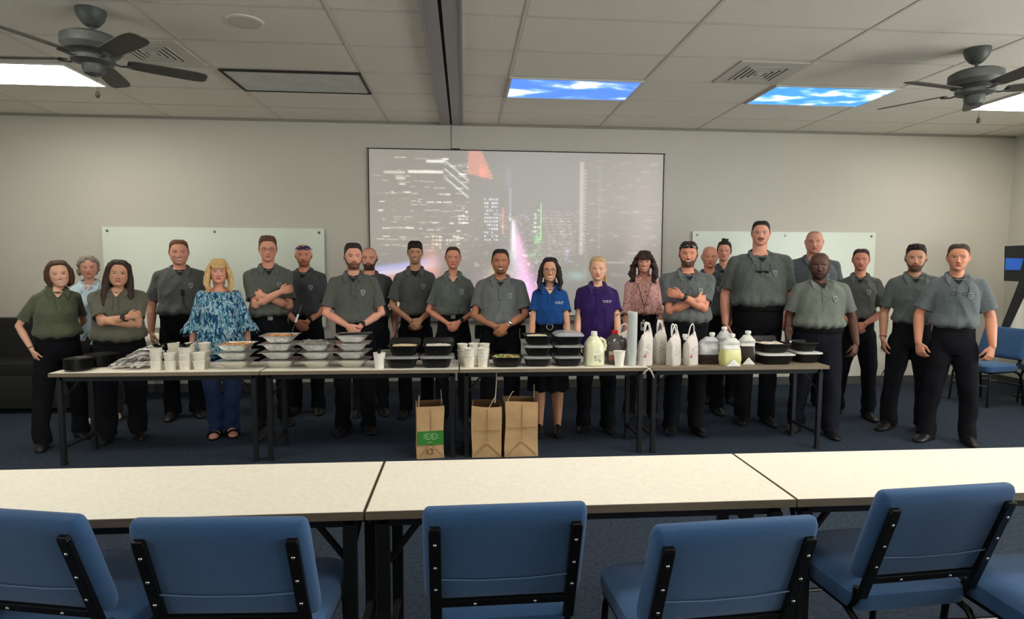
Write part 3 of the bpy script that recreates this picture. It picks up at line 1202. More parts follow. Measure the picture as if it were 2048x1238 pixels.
def hair_lobes(mb, st):
    T = mb.capsule
    if st == 'bob':
        for sx in (-1, 1):
            T([(sx * .050, -.035, .080), (sx * .080, -.030, .030), (sx * .086, -.018, -.035), (sx * .078, -.022, -.088)], [.026, .027, .028, .020])
            T([(sx * .05, .04, .05), (sx * .07, .05, -.04), (sx * .055, .045, -.095)], [.045, .04, .03])
        T([(0, .07, .03), (0, .075, -.06)], [.05, .045])
    if st == 'curlyshort':
        rg = np.random.default_rng(3)
        for i in range(46):
            a = rg.uniform(0, 2 * PI)
            if abs((a + PI) % (2 * PI) - PI) < .95:
                z = rg.uniform(.060, .10)
            else:
                z = rg.uniform(-.075, .10)
            r = .088 * math.sqrt(max(.15, 1 - (max(z, 0) / .125) ** 2))
            mb.ball((math.sin(a) * r * .95, -math.cos(a) * r + .008, z), (.024, .024, .024), 8)
    if st == 'long':
        for sx in (-1, 1):
            T([(sx * .035, -.055, .095), (sx * .074, -.045, .045), (sx * .087, -.025, -.03), (sx * .092, -.030, -.11), (sx * .098, -.075, -.20), (sx * .092, -.112, -.29)], [.020, .022, .025, .028, .028, .012])
            T([(sx * .05, .04, .06), (sx * .075, .04, -.04), (sx * .085, .04, -.13)], [.045, .04, .04])
        T([(0, .07, .03), (0, .075, -.12)], [.05, .05])
    if st == 'shag':
        rg = np.random.default_rng(5)
        for sx in (-1, 1):
            for k in range(9):
                y0 = rg.uniform(-.055, .04)
                x1 = .088 + rg.uniform(-.004, .020)
                T([(sx * .045, y0, .090), (sx * .082, y0 - .004, .035), (sx * x1, y0 - .004, -.05), (sx * (x1 + .006), y0 - .018, -.12), (sx * (x1 - rg.uniform(0, .022)), y0 - .04, -.165 - rg.uniform(0, .04))],
                  [.022, .021, .021, .018, .006], 8)
        for x in np.linspace(-.048, .048, 8):
            T([(x * .6, -.045, .108), (x, -.085, .075), (x * 1.1, -.097, .034 + abs(x) * .1)], [.020, .016, .006], 8)
        T([(0, .06, .05), (0, .08, -.12)], [.06, .055])
    if st == 'wavylong':
        rg = np.random.default_rng(8)
        for sx in (-1, 1):
            for k in range(8):
                y0 = rg.uniform(-.05, .035)
                ph = rg.uniform(0, 6)
                pts, rad = [], []
                for j, z in enumerate(np.linspace(.085, -.19, 9)):
                    x = np.interp(z, [-.19, -.12, -.05, .04, .085], [.100, .102, .090, .078, .040]) + .009 * math.sin(z * 55 + ph)
                    pts.append((sx * x, y0 - .03 * sm(-.05, -.19, z) * 1., z))
                    rad.append(.021 if j < 7 else .012)
                T(pts, rad, 8)
        T([(0, .06, .05), (0, .08, -.15)], [.06, .055])
    if st == 'curlylong':
        rg = np.random.default_rng(9)
        for sx in (-1, 1):
            for k in range(11):
                y0 = rg.uniform(-.055, .04)
                ph = rg.uniform(0, 6)
                w = rg.uniform(.0, .03)
                pts, rad = [], []
                for j, z in enumerate(np.linspace(.09, -.215, 12)):
                    x = np.interp(z, [-.21, -.12, -.03, .04, .09], [.095, .108, .096, .080, .040]) + w * sm(.05, -.1, z) + .013 * math.sin(z * 75 + ph)
                    pts.append((sx * x, y0 - .035 * sm(-.05, -.2, z) + .010 * math.cos(z * 75 + ph), z))
                    rad.append(.019 if j < 10 else .010)
                T(pts, rad, 8)
        for x in np.linspace(-.05, .05, 9):
            T([(x * .7, -.045, .108), (x, -.084, .075), (x * 1.08, -.096, .030)], [.020, .015, .007], 8)
        T([(0, .06, .05), (0, .08, -.15)], [.062, .06])
    if st == 'ponytail':
        T([(0, .095, .02), (.045, .105, -.02), (.070, .085, -.075), (.083, .06, -.135)], [.025, .024, .024, .01])
        T([(.0, .1, .03), (0, .115, .0)], [.03, .028])
    if st == 'bun':
        rg = np.random.default_rng(4)
        for k in range(9):
            a = k * 2 * PI / 9
            mb.ball((.022 * math.cos(a), .035 + .022 * math.sin(a), .137), (.020, .020, .019), 8)
        for sx, z in ((-1, .152), (1, .15), (-1, .13)):
            T([(sx * .015, .03, z), (sx * .042, .02, z + .006)], [.009, .003], 8)
        for sx in (-1, 1):
            T([(sx * .07, -.03, .03), (sx * .078, -.032, -.03)], [.009, .005], 8)


def person(s):
    px, top, Y = s['px'], s['top'], s['Y']
    P = aty(px, top, Y)
    hth = s.get('hairtop', .012)
    H = P[2] - hth
    fem = s['sex'] == 'f'
    B = FEM if fem else MAL
    k = H / 1.78
    w = s.get('w', 1.) * k
    fat = s.get('fat', 0.)
    rz = -math.atan2(P[0], P[1]) * s.get('face', .8) + R(s.get('turn', 0))
    root = thing('person', s['label'], 'person', (P[0] + s.get('dx', 0), Y, 0), rz, s.get('group'))
    hx = -s.get('dx', 0) * math.cos(rz)
    skin_m = mat_attr('skin', .48)
    a_, b_ = .298 * k, .262 * k
    hs = .99 * k ** .6 * (.90 if fem else 1.03)
    am = B['arm'] * (s.get('w', 1.) ** .6) * k * s.get('arm', 1.)
    neck_r = .058 * B['neck'] * k * s.get('w', 1.) ** .5
    hh = s.get('hh', .226 if not fem else .215)
    hsx = hh / .231
    hc = np.array([hx, -.012, H - .1155 * hsx])
    # body cross sections
    rows = []
    for z, hw, hd, yc in TR:
        f = 1.
        if z > 1.3:
            f = B['sh']
        elif z > 1.15:
            f = B['sh'] * .55 + B['waist'] * .45
        elif z > .98:
            f = B['waist']
        else:
            f = B['hip']
        bel = fat * math.exp(-((z - 1.10) / .14) ** 2)
        bust = .028 * s.get('bust', 1) * math.exp(-((z - 1.27) / .05) ** 2) if fem else 0
        rows.append((z * k, hw * w * f + bel * .55 + fat * .25, hd * k * B['dep'] * (s.get('w', 1.) ** .4) + fat * .3, yc, bel + bust))
    SJ = {sx: np.array([sx * (.166 * w * B['sh'] + fat * .2), .004, 1.422 * k + s.get('shrug', 0)]) for sx in (-1, 1)}
    # ---- arms
    arms = {}
    front_at = lambda z: np.interp(z, [r[0] for r in rows], [r[2] + r[4] for r in rows])
    side_at = lambda z: np.interp(z, [r[0] for r in rows], [r[1] for r in rows])
    for sx, pose in zip((-1, 1), s['arms']):
        cu = .55
        fr = s.get('front', 1) == sx
        if pose == 'clasp':
            z = s.get('cz', .59) * H
            W = np.array([sx * .060, -(front_at(z) + (.078 if fr else .045)), z + (.012 if fr else 0)])
            d, n, pole, cu = (-sx * .70, -.10, -.70), (0.1, 1, .15), (sx, .55, -.25), (.62 if fr else .8)
        elif pose == 'side':
            z = .497 * H
            W = np.array([sx * (side_at(.53 * H) + .085), -.045, z])
            d, n, pole = (-sx * .08, -.16, -1), (-sx, .25, 0), (sx * .5, 1, 0)
        elif pose == 'sideout':
            z = .505 * H
            W = np.array([sx * (side_at(.53 * H) + .12), -.075, z])
            d, n, pole = (-sx * .22, -.22, -1), (-sx * .6, .8, 0), (sx * .8, 1, 0)
            cu = .8
        elif pose == 'cross':
            z = s.get('cz', .70) * H
            fa = max(front_at(z - .09), front_at(z), front_at(z + .09)) + s.get('out', 0)
            W = np.array([-sx * (.095 if fr else .05), -(fa + (.100 if fr else .062)), z + (.022 if fr else -.014)])
            d, n, pole = (-sx * .88, .42 if fr else .55, .26 if fr else .05), (.0, 1, -.1), (sx, .35, -.75)
            cu = .6
        elif pose == 'table':
            W = np.array([sx * (side_at(.53 * H) + s.get('reach', .035)), -.24, .815])
            d, n, pole = (sx * .1, -.85, -.45), (0, -.3, -1), (sx * .5, 1, 0)
            cu = .25
        elif pose == 'pocket':
            W = np.array([sx * (side_at(.53 * H) + .035), -.045, .525 * H])
            d, n, pole = (-sx * .30, -.15, -1), (-sx, 0.2, 0), (sx * 1., .75, 0)
        elif pose == 'back':
            W = np.array([sx * .07, .20, .55 * H])
            d, n, pole = (-sx * .8, .1, -.6), (0, -1, 0), (sx, .3, -.3)
        E, W = ik(SJ[sx], W, a_, b_, pole)
        arms[sx] = (E, W, d, n, cu)
    # ---- body (one continuous skin)
    mb = MB()
    mb.loft([ell(r[1] - .020, r[2] - .020, r[0], r[3], bel=r[4]) for r in rows])
    mb.capsule([(0, .016, 1.43 * k), (hx * .55, .014, 1.50 * k), hc + (0, .022, -.06)], [neck_r * 1.12, neck_r, neck_r * .96], 16)
    for sx in (-1, 1):
        E, W, d, n, cu = arms[sx]
        mb.capsule([(sx * .04, .015, 1.475 * k), SJ[sx] * (1, 1, 1)], [.036 * k, .040 * am], 12)
        m1 = SJ[sx] * .5 + E * .5
        f1, f2 = E * .70 + W * .30, E * .35 + W * .65
        mb.capsule([SJ[sx], m1, E, f1, f2, W], [.045 * am, .044 * am, .040 * am, .0425 * am, .035 * am, .0265 * am], 12)
        hand(mb, W, d, n, sx, hs, cu)
        if s.get('bare'):
            fx = sx * .085
            mb.capsule([(sx * .085 * w, 0, .86 * k), (fx, -.015, .48 * k), (fx, .018, .36 * k), (fx, .01, .08)], [.08, .054, .055, .034], 12)
            mb.capsule([(fx, .03, .045), (fx, -.04, .036), (fx, -.09, .026)], [.026, .024, .016], 10)
    tn, tl, nd = R(s.get('hturn', 0)) + (-math.atan2(P[0], P[1]) - rz) * .9, R(s.get('htilt', 0)), R(s.get('nod', 2))
    Rh = np.array(Matrix.Rotation(tn, 3, 'Z') @ Matrix.Rotation(tl, 3, 'Y') @ Matrix.Rotation(nd, 3, 'X'))
    jaw = s.get('jaw', 0.)
    wd_ = s.get('hw', 1.0) * (1.04 if not fem else 1.02)
    HS = np.array([hsx * wd_, hsx, hsx])
    toB = lambda v: (np.asarray(v) * HS) @ Rh.T + hc
    mb.loft([toB(r) for r in head_grid(None, jaw)])
    for sx in (-1, 1):
        Me = np.array(Matrix.Rotation(sx * R(24), 3, 'Z'))
        mb.ball(toB([(sx * .079, .012, .003)])[0], (.0075, .019, .030), 10, Rh @ Me)
        mb.ball(toB([(sx * .077, .006, -.022)])[0], (.007, .011, .012), 8, Rh @ Me)
    me = remesh(mb, .0046, 2)
    # finer skin on the face, then features
    v = co(me)
    q = ((v - hc) @ Rh) / HS
    selv = (np.abs(q[:, 2] + .005) < .125) & (q[:, 1] < -.015) & (np.abs(q[:, 0]) < .085)
    bm = bmesh.new()
    bm.from_mesh(me)
    bm.verts.ensure_lookup_table()
    fs = {f for i in np.nonzero(selv)[0] for f in bm.verts[int(i)].link_faces}
    es = list({e for f in fs for e in f.edges})
    bmesh.ops.subdivide_edges(bm, edges=es, cuts=1, use_grid_fill=True, smooth=.3)
    bm.to_mesh(me)
    bm.free()
    v = co(me)
    q = ((v - hc) @ Rh) / HS
    isf = (np.abs(q[:, 2] + .005) < .14) & (np.abs(q[:, 0]) < .1) & (np.abs(q[:, 1]) < .14)
    x, y, z = q[:, 0], q[:, 1], q[:, 2]
    dd = face_disp(x, y, z, s.get('smile', 0), s.get('beard'))
    if s.get('beard') == 'full':
        dd = dd + beard_mask(np.abs(x), z, y, 'full') * s.get('beard_t', .005)
    q2 = q.copy()
    q2[:, 1] -= dd * isf
    v = np.where(isf[:, None], (q2 * HS) @ Rh.T + hc, v)
    setco(me, v)
    base = np.minimum(np.array(S(*s['skin'])) * SKIN_GAIN, .85)
    c = np.tile(base, (len(v), 1))
    # knuckles and palms a little redder, forearms slightly sun-touched
    c = c * (1 + .06 * wav(v, 30, s['px'])[:, None])
    fc = face_col(x, y, z, s)
    wgt = (sm(-.15, -.13, z) * isf)[:, None]
    c = c * (1 - wgt) + fc * wgt
    if s.get('tattoo'):
        E, W = arms[1][0], arms[1][1]
        tp = E * .75 + SJ[1] * .25
        u = v - tp
        tm = sm(.052, .03, np.linalg.norm(u * (1, 1, .9), axis=1)) * (wav(v, 160, 3) > .1) * (v[:, 1] < tp[1])
        c = c * (1 - .8 * tm[:, None]) + np.array(S(40, 38, 44)) * .8 * tm[:, None]
    setcol(me, c)
    finish(me, 'body', skin_m, root)
    # ---- hair
    st = s.get('hair', 'short')
    if st != 'bald':
        rec = s.get('recede', 0)
        tt, ts = s.get('ttop', .012), s.get('tside', .005)
        sd = s['px']
        shift = {'bangs': -.030}.get(s.get('fringe'), 0)

        def off(az, z, th):
            zh = np.interp(az, HL_AZ, HL_Z) + rec * sm(75, 40, az) + shift * sm(70, 45, az)
            if st in ('bob', 'long', 'shag', 'wavylong', 'curlylong', 'curlyshort'):
                zh = np.where(az > 75, -.08, zh)
            zh = zh + .0022 * np.sin(th * 31 + sd)
            soft = .010 if s['sex'] == 'm' and st == 'short' else .0
            mk = sm(zh - .005 - soft, zh + .008 + soft, z)
            t = ts + (tt - ts) * sm(.035, .095, z)
            t = t * (1 + .22 * np.sin(th * 17 + z * 60 + sd) * sm(.03, .08, z))
            if s.get('quiff'):
                t = t + s['quiff'] * sm(60, 10, az) * sm(.065, .095, z) + s['quiff'] * .8 * sm(.09, .112, z)
            return mk * (t + .007) - .007
        hm = MB()
        hm.loft([r for r in head_grid(off, jaw * .0, 64, 54)])
        hair_lobes(hm, st)
        hcol = S(*s['hairc'])
        hmat = mat('hair_%d_%d_%d' % s['hairc'], hcol, .55, bump=(34, .5, (5, 5, 1)), var=(40, .35, (4, 4, .7)), spec=.3)
        if st in ('bob', 'curlyshort', 'long', 'shag', 'wavylong', 'curlylong', 'ponytail', 'bun'):
            hme = remesh(hm, .0055, 1)
            hv = co(hme)
            hn = nrm(hme)
            hv += hn * (.0028 * wav(hv * (1, 1, .25 if 'curly' not in st else .8), 150, sd))[:, None]
            setco(hme, toB(hv))
            finish(hme, 'hair', hmat, root)
        else:
            hv = hm.arr()
            hme = to_mesh('hair', toB(hv), hm.f, hmat)
            link('hair', hme, root)
    if s.get('glasses'):
        gm = MB()
        yy = -.1085
        for sx in (-1, 1):
            th = np.arange(16) * 2 * PI / 16
            gm.tube([(sx * .032 + .0215 * np.sign(math.cos(t)) * abs(math.cos(t)) ** .7, yy + .006 * abs(math.cos(t)) * (1 if math.cos(t) * sx > 0 else 0), -.001 + .0155 * math.sin(t)) for t in th], .0017, 6, closed=True)
            gm.tube([(sx * .053, yy + .006, .005), (sx * .079, -.05, .006), (sx * .083, .01, .003)], .0016, 6)
        gm.tube([(-.011, yy, .002), (0, yy - .004, .005), (.011, yy, .002)], .0015, 6)
        g = MB()
        g.add(toB(gm.arr()), gm.f)
        build('glasses', g, mat('glasses_frame', S(*s['glasses']), .3), root)
    if s.get('shades'):
        gm = MB()
        zz = .082
        for sx in (-1, 1):
            pts = [(sx * x_, y_, zz + dz) for x_, y_, dz in ((.005, -.087, .002), (.022, -.085, .0), (.041, -.076, -.001), (.060, -.056, .000))]
            gm.tube(pts, [.015, .0215, .0215, .015], 10, flat=.40, upv=(0, .35, 1))
            gm.tube([(sx * .056, -.055, zz + .004), (sx * .074, -.01, zz - .012), (sx * .078, .04, zz - .03)], .0035, 6)
        gm.tube([(-.008, -.086, zz + .006), (.008, -.086, zz + .006)], .004, 6)
        g = MB()
        g.add(toB(gm.arr() * (1.06, 1.06, 1.)), gm.f)
        build('sunglasses', g, mat('shades_%d_%d_%d' % s['shades'], S(*s['shades']), .12, spec=.8), root, label='wraparound sunglasses pushed up on the head')
    # ---- shirt
    kind = s.get('shirt', 'polo')
    scol = s.get('scol', (92, 95, 93))
    g_ = .016
    hz = s.get('hem', 1.04)
    hem = {'polo': hz, 'untucked': .84, 'blouse': .80, 'tucked': hz}[kind] * k
    mb = MB()
    srings = []
    zz = [r[0] for r in rows]
    ztop = 1.462 * k if kind == 'blouse' else 1.480 * k
    for z in np.sort(np.concatenate([np.linspace(hem, 1.18 * k, 7), [r[0] for r in rows if r[0] > 1.2 * k], [ztop - .001]])):
        hw, hd, bl = [np.interp(z, zz, [r[j] for r in rows]) for j in (1, 2, 4)]
        yc = np.interp(z, zz, [r[3] for r in rows])
        ex = g_ + (.030 * math.exp(-((z - (hz + .045) * k) / (.055 * k)) ** 2) if kind in ('polo', 'tucked') else 0)
        if kind == 'blouse':
            ex += .045 * sm(1.30 * k, .9 * k, z)
        if kind == 'untucked':
            ex += .012
        if z > 1.50 * k:
            ex *= .4
        if kind in ('polo', 'tucked') and z <= hem + 1e-6:
            ex = .006
        if z < ztop:
            srings.append(ell(hw + ex, hd + ex * .9, z, yc, 36, bel=bl))
    mb.loft(srings)
    cuffs = []
    for sx in (-1, 1):
        E, W = arms[sx][:2]
        sj = SJ[sx]
        mb.capsule([(sx * .04, .016, 1.480 * k) if kind != 'blouse' else sj * .8 + (0, .006, .012), sj + (0, 0, .000)], [.050 * k, .052 * am + .007], 14)
        if kind == 'blouse':
            e1 = E * .55 + W * .45
            mb.capsule([sj, E], [.056 * am + .010, .060 * am + .02], 14)
            mb.tube([E + (E - e1) * .05, E * .8 + e1 * .2, e1], [.060 * am + .02, .065 * am + .03, .065 * am + .07], 18)
            cuffs.append((e1, unit(e1 - E), .065 * am + .07))
        elif kind == 'tucked':
            e1 = E * .85 + W * .15
            mb.capsule([sj, E], [.056 * am + .010, .048 * am + .014], 14)
            mb.tube([E, e1], [.047 * am + .014, .046 * am + .015], 16)
            cuffs.append((e1, unit(e1 - E), .046 * am + .015))
        else:
            e1 = sj + (E - sj) * s.get('sleeve', .80)
            mid = sj * .5 + e1 * .5
            mb.capsule([sj, sj * .8 + e1 * .2], [.053 * am + .008, .053 * am + .010], 14)
            mb.tube([sj, mid, e1], [.053 * am + .008, .051 * am + .013, .0485 * am + .018], 18)
            cuffs.append((e1, unit(e1 - sj), .0485 * am + .018))
    sme = remesh(mb, .0075, 3)
    v = co(sme)
    n = nrm(sme)
    seed = s['px']
    if kind == 'blouse':
        v += n * (.006 * np.sin(v[:, 0] * 95 + 3 * wav(v, 8, seed)) * sm(1.30 * k, 1.1 * k, v[:, 2]) + .004 * wav(v, 20, seed))[:, None]
    else:
        diag = v.copy()
        diag[:, 2] = v[:, 2] * .7 + np.abs(v[:, 0]) * .8
        amp = .0032 + .0028 * sm(1.22 * k, 1.05 * k, v[:, 2])
        v += n * (amp * wav(diag, 34, seed) - .013 * np.clip(np.abs(wav(diag * (1, 1, 1.5), 17, seed + 9)), 0, .7) + .005 + .0045 * wav(v, 13, seed + 1) + .004 * np.sin(v[:, 0] * 70 + seed + 2 * wav(v, 6, seed)) * sm((hz + .13) * k, (hz + .055) * k, v[:, 2]))[:, None]
    # open sleeve mouths: push the inside of the end cap up the arm
    for e1, ax_, rr_ in cuffs:
        u = v - e1
        t = u @ ax_
        rad = np.linalg.norm(u - np.outer(t, ax_), axis=1)
        m_ = (np.abs(t) < .03) & (rad < rr_ + .03)
        push = sm(rr_ - .006, rr_ - .014, rad) * m_
        v -= np.outer(push * .03, ax_)
        flare = m_ & (rad >= rr_ - .006) & (rad < rr_ + .02) & (np.abs(t) < .016)
        v += (u - np.outer(t, ax_)) / (rad[:, None] + 1e-6) * (.003 * flare)[:, None]
    setco(sme, v)
    if kind == 'blouse':
        smat = ramp_mat('tie_dye', 'noise', 32, [(0, S(12, 22, 70)), (.38, S(18, 36, 92)), (.44, S(18, 88, 112)), (.50, S(40, 128, 142)), (.54, S(176, 196, 206)), (.59, S(150, 180, 196)), (.64, S(24, 56, 112)), (.75, S(20, 92, 116))], .85, (1.7, 1.7, .55), detail=2, distort=.8)
    elif kind == 'tucked':
        smat = ramp_mat('floral', 'noise', 58, [(0, S(130, 66, 66)), (.36, S(160, 92, 88)), (.44, S(214, 160, 152)), (.62, S(232, 188, 178)), (.7, S(170, 100, 95))], .85, detail=3, distort=.6)
    else:
        smat = mat('cloth_%d_%d_%d' % scol, S(*scol), .88, bump=(8, .6, (1.2, 1.2, .7), .045), var=(60, .10), spec=.2, sheen=.15)
    so = finish(sme, 'blouse' if kind in ('blouse', 'tucked') else 'shirt', smat, root)
    V = v

    def fy(x_, z_, rad=.013):
        m_ = (np.abs(V[:, 0] - x_) < rad) & (np.abs(V[:, 2] - z_) < rad)
        return V[m_, 1].min() if m_.any() else -.1

    # ---- collar, placket, badge
    if kind in ('polo', 'untucked', 'tucked'):
        cm = MB()
        N = 41
        inn, outr = [], []
        gap = R(26)
        cen = np.array([hx * .35, .012])
        rn = max(neck_r * 1.10, .062 * k)
        for i in range(N):
            a = gap + (2 * PI - 2 * gap) * i / (N - 1)
            fr = (math.cos(a) + 1) / 2          # 1 in front, 0 at the back
            pt = max(0, 1 - abs(min(a, 2 * PI - a) - gap) / .75)
            zt = (1.552 - .072 * fr ** 1.4 - .008 * pt) * k
            r1, r2 = rn + .003, rn + .026 + .012 * pt
            zl = zt - (.034 + .022 * pt) * k
            p1 = np.array([cen[0] + math.sin(a) * r1, cen[1] - math.cos(a) * r1 * 1.02, zt])
            a2 = a + (.16 if a < PI else -.16) * pt
            p2 = np.array([cen[0] + math.sin(a2) * r2 * 1.06, cen[1] - math.cos(a2) * r2, zl])
            if fr > .5:
                p2[1] = min(p2[1], fy(p2[0], p2[2]) - .004)
            mdl = (p1 + p2) / 2
            mdl[:2] += unit(mdl[:2] - cen) * .007
            mdl[2] += .010
            inn.append((p1, mdl, p2))
        th_ = .0035
        vs, ff = [], []
        for j, (a0, a1, a2) in enumerate(inn):
            o_ = unit(np.array([a2[0] - cen[0], a2[1] - cen[1], .3 * .05])) * th_
            vs += [a0 - o_ * .5, a0 + o_, a1 + o_, a2 + o_, a2 - o_ * .2, a1 - o_ * .3]
            if j:
                b0 = (j - 1) * 6
                for q_ in range(6):
                    r_ = (q_ + 1) % 6
                    ff.append((b0 + q_, b0 + 6 + q_, b0 + 6 + r_, b0 + r_))
        ff += [tuple(range(5, -1, -1)), tuple((N - 1) * 6 + i for i in range(6))]
        cm.add(vs, ff)
        build('collar', cm, smat, root, sharp=60)
        # V at the throat
        um = MB()
        zt, zb_ = 1.496 * k, (1.405 if kind == 'tucked' else 1.428) * k
        vv = []
        y1_ = fy(0, zb_, .02) - .0035
        for u in np.linspace(0, 1, 6):
            hw_ = (.046 * (1 - u) + .002) * k
            z_ = zt + (zb_ - zt) * u
            for x_ in (-hw_, 0, hw_):
                yv = (.008 - neck_r) * (1 - u) + y1_ * u + (.010 if x_ else 0) * (1 - u)
                zv = z_ - (0 if x_ else .010) * (1 - u)
                if zv < 1.472 * k:
                    yv = min(yv, fy(x_, zv, .014) - .0045)
                vv.append((x_ + hx * .3 * (1 - u), yv, zv))
        um.add(vv, [(i * 3 + j, i * 3 + j + 1, i * 3 + j + 4, i * 3 + j + 3) for i in range(5) for j in range(2)])
        vcol = s.get('under', (24, 24, 27))
        build('undershirt' if vcol != 'skin' else 'neckline', um, mat('under_%s' % str(vcol), S(*(s['skin'] if vcol == 'skin' else vcol)), .9), root)
        pm = MB()
        zs_ = np.linspace(1.436 * k, (1.30 if kind != 'tucked' else 1.05) * k, 9)
        vv = []
        for z_ in zs_:
            for x_ in (-.015, .0, .015):
                vv.append((x_, fy(x_, z_, .016) - .0035, z_))
        pm.add(vv, [(i * 3 + j, i * 3 + j + 1, i * 3 + j + 4, i * 3 + j + 3) for i in range(8) for j in range(2)])
        build('placket', pm, smat, root)
        for z_ in (1.43 * k, 1.36 * k):
            b_m = MB()
            b_m.ball((.003, fy(.003, z_, .016) - .005, z_), (.005, .002, .005), 8)
            build('button', b_m, mat('button', S(60, 60, 58), .4), root)
    if s.get('badge'):
        x0, z0 = .088 * w, 1.335 * k
        bm_ = MB()
        sh = [(-.5, .5), (-.25, .56), (0, .50), (.25, .56), (.5, .5), (.52, .1), (.42, -.25), (.22, -.5), (0, -.62), (-.22, -.5), (-.42, -.25), (-.52, .1)]
        for sc_, lift, mi_ in ((.046, .004, 0), (.030, .0055, 1), (.013, .007, 0)):
            bm_.cur = mi_
            ring = [(x0 + p_ * sc_ * .82, fy(x0 + p_ * sc_ * .82, z0 + q_ * sc_, .016) - lift, z0 + q_ * sc_) for p_, q_ in sh]
            cen_ = (x0, fy(x0, z0, .016) - lift - .001, z0)
            bk = [(a, b + lift, c_) for a, b, c_ in ring]
            bm_.add(ring + [cen_] + bk, [(i, (i + 1) % 12, 12) for i in range(12)] + [(i, i + 13, (i + 1) % 12 + 13, (i + 1) % 12) for i in range(12)])
        build('badge', bm_, [mat('badge_thread', S(150, 154, 154), .7), mat('badge_dark', S(70, 74, 78), .8)], root, label='pale embroidered shield badge')
    if s.get('stitch'):
        tm = MB()
        for j, (x1, x2, z_) in enumerate(((.045, .125, 1.352), (.052, .118, 1.338))):
            xs_ = np.linspace(x1, x2, 12)
            for i in range(len(xs_) - 1):
                if (i * 7 + j * 3) % 5 == 4:
                    continue
                xm = (xs_[i] + xs_[i + 1]) / 2
                tm.box((xm, fy(xm, z_ * k, .016) - .004, z_ * k), ((x2 - x1) / 13, .003, .007 if j == 0 else .005))
        build('embroidery', tm, mat('thread_white', S(215, 218, 225), .7), root, label='two short white embroidered lines of lettering')
    if s.get('hang_shades'):
        gm = MB()
        z_ = 1.36 * k
        for sx in (-1, 1):
            pts = []
            for u in np.linspace(0, 1, 6):
                x_ = sx * (.008 + .058 * u)
                zz_ = z_ - .016 + .012 * (2 * u - 1) ** 2 + .008 * u
                pts.append((x_, fy(x_, zz_, .016) - .016, zz_))
            if s['hang_shades'] == 'wrap':
                gm.tube(pts, [.008, .015, .017, .016, .012, .006], 8, flat=.35, upv=(0, 0, 1))
            else:
                c0 = np.array(pts[3])
                gm.tube([c0 + (.022 * math.cos(t), 0, .015 * math.sin(t)) for t in np.arange(12) * PI / 6], .0018, 6, closed=True)
            gm.tube([pts[-1], (sx * .070, fy(sx * .07, z_ + .05, .016) - .010, z_ + .055)], .003, 6)
        build('sunglasses' if s['hang_shades'] == 'wrap' else 'glasses', gm, mat('shades_20_22_30', S(20, 22, 30), .15, spec=.7), root, label='dark glasses hanging from the shirt front')
    if s.get('mic'):
        gm = MB()
        z_ = 1.27 * k
        y_ = fy(.02, z_, .02)
        gm.rloft([(.030, .018, .006, -.03), (.034, .022, .006, 0), (.030, .018, .006, .03)])
        gm.v = [q_ + (.02, y_ - .01, z_) for q_ in gm.v]
        pts = [(.02, y_ - .014, z_ - .03), (.03, fy(.03, z_ - .12, .02) - .008, z_ - .12), (.06, fy(.06, 1.1 * k, .02) - .008, 1.09 * k)]
        gm.tube(pts, .003, 6)
        build('lapel_microphone', gm, mat('black_plastic', S(20, 20, 21), .45), root, label='black microphone clipped to the placket')
    if s.get('lanyard'):
        lm = MB()
        z0 = 1.0 * k
        for sx in (-1, 1):
            pts = [(sx * .06, .0, 1.50 * k), (sx * .065, fy(sx * .065, 1.44 * k, .02) - .004, 1.44 * k)]
            for u in np.linspace(.15, 1, 8):
                x_, z_ = sx * .065 * (1 - u), 1.44 * k + (1.20 * k - 1.44 * k) * u
                pts.append((x_, fy(x_, z_, .02) - .006, z_))
            lm.tube(pts, .003, 6)
        pts = [(0, fy(0, z_, .02) - .008, z_) for z_ in np.linspace(1.20 * k, 1.06 * k, 5)]
        lm.tube(pts, .003, 6)
        lo = build('lanyard', lm, mat('lanyard_cord', S(70, 45, 45), .8), root, label='dark cord lanyard')
        cm = MB()
        yb_ = fy(0, 1.06 * k, .03) - .018
        cm.rloft([(.058, .004, .0015, -.045), (.058, .004, .0015, .045)])
        cm.v = [q_ + (0, yb_, 1.0 * k) for q_ in cm.v]
        cm.cur = 1
        cm.box((0, yb_ - .003, 1.005 * k), (.034, .003, .034))
        build('badge_card', cm, [mat('card_white', S(205, 205, 200), .4), mat('card_print', S(70, 62, 60), .6)], lo, label='white clip-on badge card')
        cl = MB()
        cl.ball((0, yb_, 1.058 * k), (.012, .006, .012), 10)
        build('badge_reel', cl, mat('reel_white', S(210, 205, 195), .4), lo)
    if s.get('necklace'):
        lm = MB()
        pts = [(.055 * math.sin(a), min(fy(.055 * math.sin(a), (1.44 - .05 * math.cos(a)) * k, .02) - .006, -.06 * math.cos(a)) if math.cos(a) > .2 else -.06 * math.cos(a) + .01, (1.44 - .05 * math.cos(a)) * k) for a in np.linspace(-2.2, 2.2, 15)]
        lm.tube(pts, .0015, 5)
        lm.ball(pts[7], (.009, .004, .010), 8)
        build('necklace', lm, mat('silver', S(200, 200, 200), .25, metal=1), root)
    # ---- trousers or skirt, belt, shoes
    pcol = s.get('pcol', (18, 19, 24))
    pm = mat('trousers_%d_%d_%d' % pcol, S(*pcol), .9, bump=(300, .2), var=(30, .12), spec=.15)
    feet = s.get('feet', ((-.115, -.02, -12), (.115, -.02, 12)))
    mb = MB()
    pr = [r for r in rows if r[0] < 1.0 * k]
    tw_ = [np.interp((hz + .017) * k, zz, [r[j] for r in rows]) for j in (1, 2, 4)]
    pr = [ell(r[1] + .012, r[2] + .012, r[0], r[3], bel=r[4]) for r in pr]
    pr.append(ell(tw_[0] + .012, tw_[1] + .012, (hz + .017) * k, 0, bel=tw_[2]))
